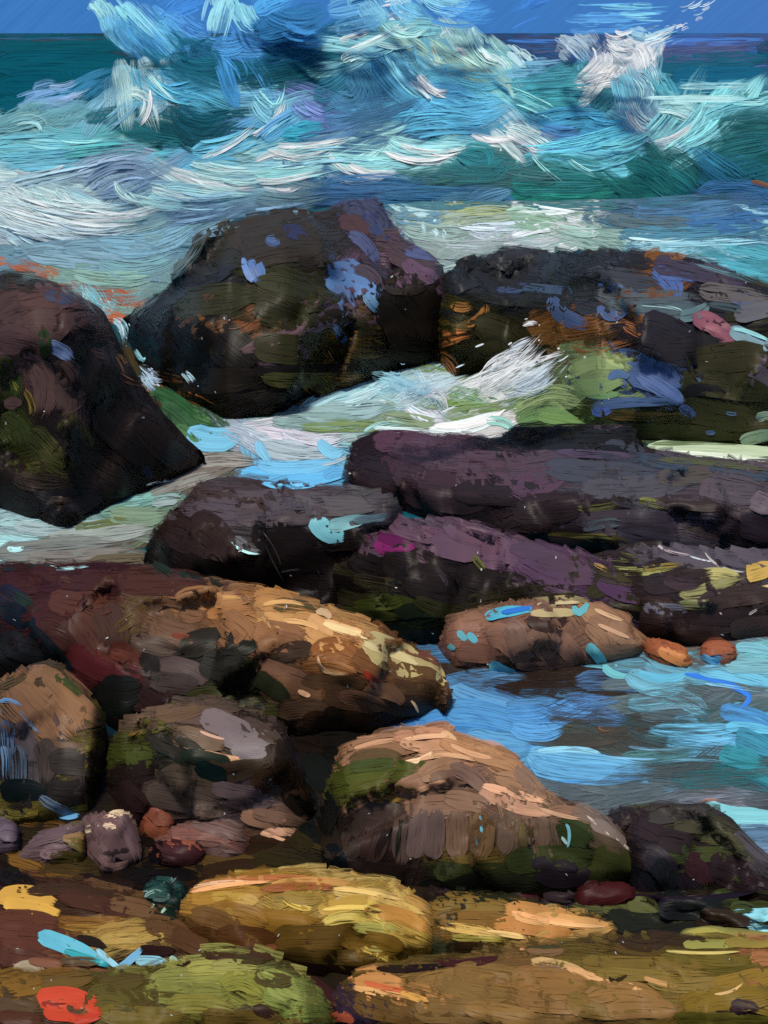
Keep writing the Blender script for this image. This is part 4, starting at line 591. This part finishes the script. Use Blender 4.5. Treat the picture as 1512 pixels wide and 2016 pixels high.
DABS['auto'] += """
600,800 660,775 740,742|26|9cc4d0|.4;780,800 850,770 930,740|30|c0d4dc|.4;880,790 940,760 1010,735|30|d8e4ea|.3;930,770 990,735 1050,690|30|e4ecf2|.3;980,740 1020,710 1060,670|24|e8eef4|.3;1010,775 1060,750 1110,710|26|ccd8e4|.4
680,790 740,770 800,745|20|b4d4dc|.4
"""
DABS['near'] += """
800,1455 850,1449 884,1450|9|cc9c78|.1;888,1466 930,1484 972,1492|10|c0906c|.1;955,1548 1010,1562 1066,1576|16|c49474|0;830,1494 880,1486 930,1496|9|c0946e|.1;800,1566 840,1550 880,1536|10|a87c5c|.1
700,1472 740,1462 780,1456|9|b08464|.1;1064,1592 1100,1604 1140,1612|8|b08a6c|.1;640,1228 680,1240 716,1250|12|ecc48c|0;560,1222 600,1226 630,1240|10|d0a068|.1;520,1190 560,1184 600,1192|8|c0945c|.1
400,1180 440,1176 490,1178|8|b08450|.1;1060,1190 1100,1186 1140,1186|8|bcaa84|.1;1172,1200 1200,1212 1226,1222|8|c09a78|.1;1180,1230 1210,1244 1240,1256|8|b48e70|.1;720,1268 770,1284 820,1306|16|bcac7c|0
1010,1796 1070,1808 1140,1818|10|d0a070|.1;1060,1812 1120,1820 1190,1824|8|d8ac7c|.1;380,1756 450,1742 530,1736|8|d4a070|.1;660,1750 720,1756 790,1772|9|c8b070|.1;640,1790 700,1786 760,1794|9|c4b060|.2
"""  # mostly thin bright dabs: highlights painted onto rocks and ledges
DABS['pool'] += """
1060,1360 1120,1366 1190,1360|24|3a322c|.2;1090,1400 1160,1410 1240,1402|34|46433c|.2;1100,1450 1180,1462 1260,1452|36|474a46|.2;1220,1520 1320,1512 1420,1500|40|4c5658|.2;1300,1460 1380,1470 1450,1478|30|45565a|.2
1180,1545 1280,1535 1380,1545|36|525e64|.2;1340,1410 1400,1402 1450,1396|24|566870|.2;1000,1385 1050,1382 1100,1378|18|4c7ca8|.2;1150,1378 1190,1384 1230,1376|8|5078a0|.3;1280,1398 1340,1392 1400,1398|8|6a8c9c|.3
1240,1470 1300,1476 1370,1470|7|6c98b0|.3;1300,1500 1370,1496 1440,1502|6|5c8ca0|.3;1390,1345 1440,1352 1500,1362|7|78b4d0|.3
"""
DABS['spray'] += """
-20,380 120,420 280,430|70|b4c8d8|.5;0,410 150,445 300,440|60|bccedc|.5;40,440 180,470 330,440|40|a8bcc8|.5;380,330 470,345 560,335|40|9cc4d4|.5;300,390 400,400 500,380|40|88aec0|.5;560,310 680,300 800,310|44|90c4d8|.5
"""

# ------------------------------------------------------------------ lay the paint on the surfaces
allv, allf, owner = [], [], []
for i, s in enumerate(SURF):
    b = len(allv); allv += [tuple(p) for p in s.v]
    for f in s.f: allf.append(tuple(b + k for k in f)); owner.append(i)
    s.coat = np.zeros((530, 500))
    s.tree = BVHTree.FromPolygons([tuple(p) for p in s.v], s.f)
ALL = BVHTree.FromPolygons(allv, allf)
def first(u, v):
    loc, nor, idx, d = ALL.ray_cast(CAM, ray(u, v))
    return (None if idx is None else SURF[owner[idx]])
BY = {}
for s in SURF: BY.setdefault(s.name, s)
class Loose: pass
spray = Loose(); spray.dabs = {}; spray.name = 'sea_spray'; spray.known = []
splash_left, splash_right = Loose(), Loose()
for q, y in ((splash_left, 15.6), (splash_right, 13.3)): q.dabs = {}; q.name = 'splash'; q.known = []; q.cat = 'splash'; q.depth = y
rnd = random.Random(11)

def lay(s, pts, width, rgb, dry, lift, order, cols=5, skip=0.35, depth0=None, soft=0.0):
    """one dab: a ribbon of small faces lying on surface s (or hanging in the air as spray) along a curved stroke"""
    p0, p1, p2 = pts
    c = (2 * p1[0] - (p0[0] + p2[0]) / 2, 2 * p1[1] - (p0[1] + p2[1]) / 2)
    L = math.hypot(p1[0] - p0[0], p1[1] - p0[1]) + math.hypot(p2[0] - p1[0], p2[1] - p1[1])
    rows = max(4, int(L / 9)) + 1
    ext = 0.06                                     # the loaded brush starts a little early and trails off a little late
    grid, ts, ok, uv = [], [], 0, []
    for i in range(rows):
        w = -ext + (1 + 2 * ext) * i / (rows - 1)
        x = (1 - w) ** 2 * p0[0] + 2 * w * (1 - w) * c[0] + w * w * p2[0]; y = (1 - w) ** 2 * p0[1] + 2 * w * (1 - w) * c[1] + w * w * p2[1]
        dx = 2 * (1 - w) * (c[0] - p0[0]) + 2 * w * (p2[0] - c[0]); dy = 2 * (1 - w) * (c[1] - p0[1]) + 2 * w * (p2[1] - c[1])
        n = math.hypot(dx, dy) or 1; dx, dy = dx / n, dy / n
        a = i / (rows - 1); taper = max(0.45, min(1.0, (a / 0.16) ** 0.5, ((1 - a) / 0.30) ** 0.5))
        for j in range(cols):
            q = (j / (cols - 1) - 0.5) * width * 1.12 * taper
            u, v = x - dy * q, y + dx * q; v = max(v, HORIZON + 1.5) if s is sea else v; d = ray(u, v); t = None
            if s is not None:
                loc, nor, idx, dist = s.tree.ray_cast(CAM, d)
                if idx is not None: t = dist / d.length; ok += 1
            uv.append((u, v)); grid.append((d, i / (rows - 1), j / (cols - 1), i / (rows - 1) * L, (j / (cols - 1)) * width)); ts.append(t)
    tot = len(ts); real = [t is not None for t in ts]; moved = {}; rim = rnd.uniform(2, 9) if s is not None and s.kind == 'thing' and s.cat in ('stone', 'pebble') else rnd.uniform(3, 26)
    if s is not None and ok < skip * tot: return False
    if ok == 0:                                     # spray leans away from the wind
        ts = []
        for g in grid:
            a = g[0].z / g[0].y; y = depth0 / (1 - 0.9 * a)
            ts.append(y / g[0].y)
    else:                                           # past the rim of its surface the dab keeps the depth of its nearest row
        good = sorted(t for t in ts if t is not None); med = good[len(good) // 2]
        if s.kind == 'thing':
            ts = [t if t is not None and abs(t - med) < 0.045 * med else None for t in ts]
            real = [t is not None for t in ts]
            # trim the dab to the outline of its rock, with a few pixels of paint over the rim
            for k in [k for k in range(tot) if ts[k] is None]:
                i, j = divmod(k, cols); best = None
                for q, c_ in ((k - 1, j > 0), (k + 1, j < cols - 1), (k - cols, i > 0), (k + cols, i < rows - 1)):
                    if c_ and real[q] and ts[q] is not None: best = q; break
                if best is None: continue
                (ua, va), (ub, vb), tk = uv[best], uv[k], ts[best]
                for _ in range(5):
                    um, vm = (ua + ub) / 2, (va + vb) / 2; dm = ray(um, vm)
                    r_ = s.tree.ray_cast(CAM, dm)
                    tm = None if r_[2] is None else r_[3] / dm.length
                    if tm is not None and abs(tm - med) < 0.045 * med: ua, va, tk = um, vm, tm
                    else: ub, vb = um, vm
                n = math.hypot(uv[k][0] - ua, uv[k][1] - va) or 1; e_ = min(n, rim)
                ua, va = ua + (uv[k][0] - ua) / n * e_, va + (uv[k][1] - va) / n * e_
                moved[k] = ((ua, va), tk)
            for k, (p, tk) in moved.items(): uv[k] = p; ts[k] = tk; grid[k] = (ray(*p),) + grid[k][1:]; real[k] = True
        while None in ts:
            new = list(ts)
            for k in range(tot):
                if ts[k] is None:
                    i, j = divmod(k, cols)
                    nb = [ts[q] for q, c_ in ((k - cols, i > 0), (k + cols, i < rows - 1), (k - 1, j > 0), (k + 1, j < cols - 1)) if c_ and ts[q] is not None]
                    if nb: new[k] = sum(nb) / len(nb)
            if new == ts: break
            ts = new
    # where the surface bulges between two sample points the dab is raised to clear it
    sag = [0.0] * tot
    for i in range(rows):
        for j in range(cols):
            k = i * cols + j; m = 0.0
            if 0 < i < rows - 1: m = max(m, ts[k - cols] - 2 * ts[k] + ts[k + cols])
            if 0 < j < cols - 1: m = max(m, ts[k - 1] - 2 * ts[k] + ts[k + 1])
            if m > 0:
                m = min(m * 0.2, 0.10)
                for a in (k, k - 1 if j else k, k + 1 if j < cols - 1 else k, k - cols if i else k, k + cols if i < rows - 1 else k): sag[a] = max(sag[a], m)
    # paint builds up: a dab lies over whatever was laid under it before
    if s is not None:
        Z = s.coat; cell = [(int((u + 550) / 5), int((v + 150) / 5)) for u, v in uv]
        cell = [(min(525, max(1, a)), min(495, max(1, b))) for a, b in cell]
        for k, (a, b) in enumerate(cell):
            m = float(Z[a - 1:a + 2, b - 1:b + 2].max())
            sag[k] = max(sag[k], m) + min(0.006, 0.00016 * ts[k])
        new = list(sag)
        for i in range(rows):
            for j in range(cols):
                k = i * cols + j
                for q, c_ in ((k - cols, i > 0), (k + cols, i < rows - 1)):
                    if c_: new[k] = max(new[k], sag[q] * 0.85)
        sag = new
        for i in range(rows):
            for j in range(cols):
                k = i * cols + j
                for q in (k, k + cols if i < rows - 1 else k, k + 1 if j < cols - 1 else k):
                    for w in (0.0, 0.5):
                        a = int(cell[k][0] * (1 - w) + cell[q][0] * w); b = int(cell[k][1] * (1 - w) + cell[q][1] * w)
                        if Z[a, b] < sag[k]: Z[a, b] = sag[k]
    seed = rnd.random() * 900
    vs, at = [], []
    for (d, a, b, la, lb), t in zip(grid, ts):
        dome = (1 - (2 * b - 1) ** 2) * min(1, 6 * a, 6 * (1 - a))
        p = CAM + d * (t - min(0.02, 0.0004 * t) - sag[len(vs)])
        if s is sea: p.z += 0.25 * min(t, 400) * (lift + order) + 0.00002 * max(0, t - 400)
        vs.append((p.x, p.y, p.z)); at.append((a, b, dry, la + seed, lb + seed * 3.7, seed))
    fs = [(i * cols + j, i * cols + j + 1, (i + 1) * cols + j + 1, (i + 1) * cols + j) for i in range(rows - 1) for j in range(cols - 1)
          if s is None or s.kind != 'thing' or s is wave or real[i * cols + j] + real[i * cols + j + 1] + real[(i + 1) * cols + j] + real[(i + 1) * cols + j + 1] > 3]
    return vs, fs, at, (*rgb, soft)

def hue(rgb):
    import colorsys
    return colorsys.rgb_to_hsv(*[x ** 0.45 for x in rgb])
def part_of(s, rgb, dry):
    h, sa, va = hue(rgb)
    if s.name in ('sea_boulder', 'shelf_rock', 'shore_boulder', 'ledge'):
        if 0.135 < h < 0.40 and sa > 0.30 and va > 0.22: return 'moss'
        if s.name != 'ledge' and 0.50 < h < 0.72 and sa > 0.22 and va > 0.30: return 'painted_wet_sheen'  # bluish dabs: sky sheen on wet faces, painted as colour
        if s.name == 'sea_boulder' and 0.03 < h < 0.11 and va > 0.45 and sa > 0.4: return 'rust_stain'
        if s.name == 'ledge' and 0.50 < h < 0.72 and va > 0.4: return 'puddle'
    if s.name == 'breaking_wave' and va > 0.62: return 'foam'
    if s.name == 'sea' and va > 0.52: return 'FOAM'
    return ''
hand = []
for block in ('sea', 'spray', 'auto', 'pool', 'near'):
    for item in DABS[block].replace('\n', ';').split(';'):
        if not item.strip(): continue
        q = item.split('|')
        pts = [tuple(float(k) for k in p.split(',')) for p in q[0].split()]
        hand.append((block, pts, float(q[1]), paint_of(q[2]), float(q[3]) if len(q) > 3 else 0.1))
placed = []
for k, (block, pts, w, rgb, dry) in enumerate(hand):
    mu, mv = pts[1]
    if block == 'sea': s = sea
    elif block == 'spray':
        s = wave if wave.tree.ray_cast(CAM, ray(mu, mv))[2] is not None else spray
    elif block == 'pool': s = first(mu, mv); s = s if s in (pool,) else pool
    else:
        s = first(min(1505, max(5, mu)), mv)
        if block == 'auto' and min(rgb) > 0.13 and s is not None:
            if 160 < mu < 390 and 565 < mv < 770: s = splash_left
            elif 740 < mu < 1115 and 630 < mv < 800: s = splash_right
    if s is None: continue
    ang = math.atan2(pts[2][1] - pts[0][1], pts[2][0] - pts[0][0])
    if s.name == 'ledge' and rgb[2] < rgb[1]: rgb = [min(.8, rgb[0] * 1.10), rgb[1] * 0.97, rgb[2] * 0.85]
    if s is wave: base_tone = w >= 24
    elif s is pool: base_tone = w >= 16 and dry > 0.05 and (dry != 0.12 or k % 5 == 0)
    elif s is sea: base_tone = dry > 0
    elif s is spray: base_tone = False
    elif s.name in ('sea_boulder', 'shelf_rock'): base_tone = rgb[2] < rgb[0] * 1.3 and rgb[0] < 0.2 and w >= 28 and dry not in (0.0, 0.2) or block == 'auto' and w >= 44

    else: base_tone = w >= 20 and 0 < dry < 0.4 and rgb[2] < rgb[0] * 1.6 or s.cat in ('stone', 'pebble')
    if base_tone:
      for q in range(3):
        s.known.append((pts[q][0], pts[q][1], ang, rgb, dry))
    placed.append((k, s, pts, w, rgb, dry))
for q in range(110):                              # tiny pale flecks: glints on the rocks, painted as colour
    u, v = rnd.uniform(10, 1500), rnd.uniform(520, 2000); s = first(u, v)
    if s is None or s.kind != 'thing' or s is wave: continue
    z = rnd.uniform(1.2, 3.2); a = rnd.uniform(0, 3.1)
    placed.append((1300, s, [(u, v), (u + z * math.cos(a), v + z * math.sin(a)), (u + 2 * z * math.cos(a), v + 2 * z * math.sin(a))], rnd.uniform(1.5, 3), [rnd.uniform(.2, .5)] * 3, 0.0))
def keep(s, part, dab):
    if dab: s.dabs.setdefault(part, []).append(dab)

# under-painting: many shorter dabs in the colours laid nearby, over everything the photograph shows
count = 0
for s in SURF:
    if not s.known: continue
    step, ln, wd = s.fill
    us = [k[0] for k in s.known]; vs_ = [k[1] for k in s.known]
    px = [((p.x - CAM.x) / max(0.5, (p - CAM).dot(FW)) * FPX + 756) for p in s.v]
    u0, u1, v0, v1 = max(-400, min(px)), min(1900, max(px)), max(60, min(vs_) - 50), min(2150, max(vs_) + 90)
    spots = []
    v = v0
    while v < v1:
        u = u0
        while u < u1:
            spots.append((u + rnd.uniform(-.5, .5) * step, v + rnd.uniform(-.5, .5) * step)); u += step
        v += step * 0.8
    rnd.shuffle(spots)
    kn = np.array([(a, b) for a, b, *_ in s.known])
    for u, v in spots:
        if first(u, v) is not s: continue
        d2 = (kn[:, 0] - u) ** 2 + ((kn[:, 1] - v) * 1.5) ** 2
        idx = np.argsort(d2)[:6]
        pick = s.known[rnd.choices(list(idx), [1 / (d2[k] + 700.0) for k in idx])[0]]
        ang = pick[2] + rnd.gauss(0, 0.18); m = rnd.uniform(0.84, 1.12)
        if s is wave: m *= 1.25
        rgb = [min(0.8, x * m * rnd.uniform(0.95, 1.05)) for x in pick[3]]
        l = ln * rnd.uniform(0.6, 1.2) / 2; w = wd * rnd.uniform(0.6, 1.2); b = rnd.uniform(-0.12, 0.12) * l
        ca, sa = math.cos(ang), math.sin(ang)
        pts = [(u - ca * l, v - sa * l), (u - sa * b, v + ca * b), (u + ca * l, v + sa * l)]
        keep(s, part_of(s, rgb, 0.5) if s.name == 'sea' else ('foam' if part_of(s, rgb, .5) == 'foam' else ''),
             lay(s, pts, w, rgb, rnd.uniform(0.0, 0.4), 0.0006, rnd.random() * 0.0008, cols=4, skip=0.3, soft=1.0 if s in (wave, sea) else 0.8)); count += 1
print('under-painting dabs', count)
for k, s, pts, w, rgb, dry in placed:
    o = 0.0016 + 0.0000012 * k
    if s is spray:
        for r in range(9):                            # each burst is several sheets of droplets at different depths
            ju, jv, sc = (rnd.gauss(0, 18), rnd.gauss(0, 14), rnd.uniform(0.4, 1.2)) if r < 8 else (0, 0, 1)
            q = [(pts[1][0] + (p[0] - pts[1][0]) * sc + ju, pts[1][1] + (p[1] - pts[1][1]) * sc + jv) for p in pts]
            m = rnd.uniform(0.8, 1.2) if r < 8 else 1
            keep(spray, '', lay(None, q, w * (1.0 if r == 8 else rnd.uniform(0.8, 1.3) if r < 3 else rnd.uniform(0.2, 0.5)), [min(.8, x * m * 1.25) for x in rgb], max(dry, .4) if r == 8 else rnd.uniform(.2, .6), 0, 0,
                                depth0=34.6 + rnd.uniform(-1, 1) - (1 if r == 8 else 0), soft=0.7 if r < 3 else 0.1))
    elif s in (splash_left, splash_right):
        dx, dy = pts[2][0] - pts[0][0], pts[2][1] - pts[0][1]; n = math.hypot(dx, dy)
        for r in range(6 + int(w * 0.3)):               # threads of foam and drops, thrown along the stroke
            o = rnd.gauss(0, .55) * w; m = rnd.gauss(0, .35); sc = rnd.uniform(0.06, 0.3) * rnd.uniform(.4, 1)
            if r < 5: o, m, sc = o * .5, m * .3, rnd.uniform(.7, 1.1)
            q = [(pts[1][0] + (p[0] - pts[1][0]) * sc + m * dx - dy / n * o, pts[1][1] + (p[1] - pts[1][1]) * sc + m * dy + dx / n * o) for p in pts]
            keep(s, '', lay(None, q, rnd.uniform(1.6, 4.5) if r > 4 else w * rnd.uniform(.8, 1.3), rgb, rnd.uniform(.1, .5) if r > 4 else rnd.uniform(.45, .65), 0, 0, depth0=s.depth + rnd.uniform(-.2, .2), soft=0.2 if r > 4 else 0.25))
    elif s is wave:
        keep(s, part_of(s, rgb, dry), lay(s, pts, w, [min(.8, x * 1.3) for x in rgb], max(dry, .3), o, 0, skip=0.2, soft=0.6))
        dx, dy = pts[2][0] - pts[0][0], pts[2][1] - pts[0][1]; n = math.hypot(dx, dy)
        for r in range(int(w / 9) if rgb[1] > 0.22 else 0):                      # thin bristle threads riding on the broad stroke
            a = rnd.uniform(-.5, .5) * w; sc = rnd.uniform(0.4, 1.0); m = rnd.uniform(-.15, .15); g = rnd.uniform(1.0, 1.7)
            q = [(pts[1][0] + (p[0] - pts[1][0]) * sc + m * dx - dy / n * a, pts[1][1] + (p[1] - pts[1][1]) * sc + m * dy + dx / n * a) for p in pts]
            keep(s, part_of(s, rgb, dry), lay(s, q, rnd.uniform(2.5, 7), [min(.8, x * g) for x in rgb], rnd.uniform(.2, .6), o + .0004, 0, cols=3, skip=0.2, soft=0.1))
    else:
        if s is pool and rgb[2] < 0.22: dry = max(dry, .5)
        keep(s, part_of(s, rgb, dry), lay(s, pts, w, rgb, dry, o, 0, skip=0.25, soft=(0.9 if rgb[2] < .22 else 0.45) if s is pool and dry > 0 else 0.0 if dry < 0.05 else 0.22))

# mist drifting in front of the shoulders of the far rocks
for q, y in (('300,565 345,525 385,475|40|6f8c94;245,615 285,592 330,562|34|7a9498;370,478 405,444 460,424|26|6c8896;330,540 365,500 395,462|26|86a0a4;265,590 300,560 330,530|30|7c9a9c', 15.3),
             ('40,545 110,550 170,585|22|7c9894;120,560 170,580 205,625|20|94b0b4', 11.3), ('880,496 950,486 1040,488|16|a4b4b4;1380,520 1450,535 1530,556|18|6fa0a8;860,510 880,500 910,490|14|c0ccd0', 14.6)):
    for item in q.split(';'):
        p, w, c = item.split('|'); pts = [tuple(float(k) for k in a.split(',')) for a in p.split()]
        for r in range(3):
            o = [(a + rnd.gauss(0, 7), b + rnd.gauss(0, 7)) for a, b in pts]
            keep(splash_left if y > 15 or y < 12 else splash_right, '', lay(None, o, float(w) * rnd.uniform(.7, 1.2), paint_of(c), .62, 0, 0, depth0=y + 0.1 * r, soft=0.9))
# ------------------------------------------------------------------ build the objects
def build(name, verts, faces, dabs, mats, parent=None):
    """one mesh: the solid surface (first material) and the dabs lying on it (second material)"""
    nv = len(verts) + sum(len(d[0]) for d in dabs)
    co = [c for p in verts for c in p]; fs = list(faces); n0 = len(faces)
    paint = [0.0, 0.0, 0.0, 1.0] * len(verts); span = [0.5, 0.5, 0.0] * len(verts); br = [0.0, 0.0, 0.0] * len(verts)
    b = len(verts)
    for vs, f, at, rgb in dabs:
        for p in vs: co += p
        for q in f: fs.append(tuple(b + k for k in q))
        for a in at: span += a[0:3]; br += a[3:6]; paint += rgb
        b += len(vs)
    me = bpy.data.meshes.new(name)
    me.from_pydata([co[i:i + 3] for i in range(0, len(co), 3)], [], fs)
    for an, ty, da in (('paint', 'FLOAT_COLOR', paint), ('span', 'FLOAT_VECTOR', span), ('bristle', 'FLOAT_VECTOR', br)):
        a = me.attributes.new(an, ty, 'POINT'); a.data.foreach_set('color' if ty == 'FLOAT_COLOR' else 'vector', da)
    for m in mats: me.materials.append(m)
    if n0 and len(mats) > 1:
        me.polygons.foreach_set('material_index', [0] * n0 + [1] * (len(fs) - n0))
    me.polygons.foreach_set('use_smooth', [True] * len(fs))
    me.update()
    o = bpy.data.objects.new(name, me); col.objects.link(o)
    if parent: o.parent = parent
    return o
def clusters(ds):
    """patches that do not touch are parts of their own"""
    box = []
    for vs, *_ in ds:
        a = np.array(vs); box.append((a.min(0) - 0.03, a.max(0) + 0.03))
    left, out = list(range(len(ds))), []
    while left:
        g, todo = [], [left.pop(0)]
        while todo:
            k = todo.pop(); g.append(k)
            for j in list(left):
                if (box[k][0] <= box[j][1]).all() and (box[j][0] <= box[k][1]).all(): left.remove(j); todo.append(j)
        out.append([ds[k] for k in sorted(g)])
    return out
foam_dabs = []
for s in SURF:
    pm = PAINT_WATER if s is pool else PAINT_SEA if s in (sea, wave) else PAINT
    foam_dabs += s.dabs.pop('FOAM', [])
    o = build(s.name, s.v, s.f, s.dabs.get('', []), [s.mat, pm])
    if s.kind == 'thing':
        o['label'] = s.label; o['category'] = s.cat
        if s.group: o['group'] = s.group
    else: o['kind'] = s.kind
    for part, ds in s.dabs.items():
        if not part: continue
        for g in ([ds] if part == 'foam' else clusters(ds)): build(part, [], [], g, [pm], o)
o = build('sea_foam', [], [], foam_dabs, [PAINT_SEA])
o['kind'] = 'stuff'; o['label'] = 'white and grey-blue foam streaks on the water around the dark rocks'; o['category'] = 'foam'
o = build('sea_spray', [], [], spray.dabs.get('', []), [PAINT_SPRAY])
o['kind'] = 'stuff'; o['label'] = 'pale blue spray flung up above the breaking wave'; o['category'] = 'spray'
for q, lb in ((splash_left, 'small white and turquoise splash falling between the mossy boulder and the humped rock'),
              (splash_right, 'white burst of foam thrown against the long low dark rock')):
    o = build('splash', [], [], q.dabs.get('', []), [PAINT_SPRAY]); o['kind'] = 'stuff'; o['label'] = lb; o['category'] = 'splash'
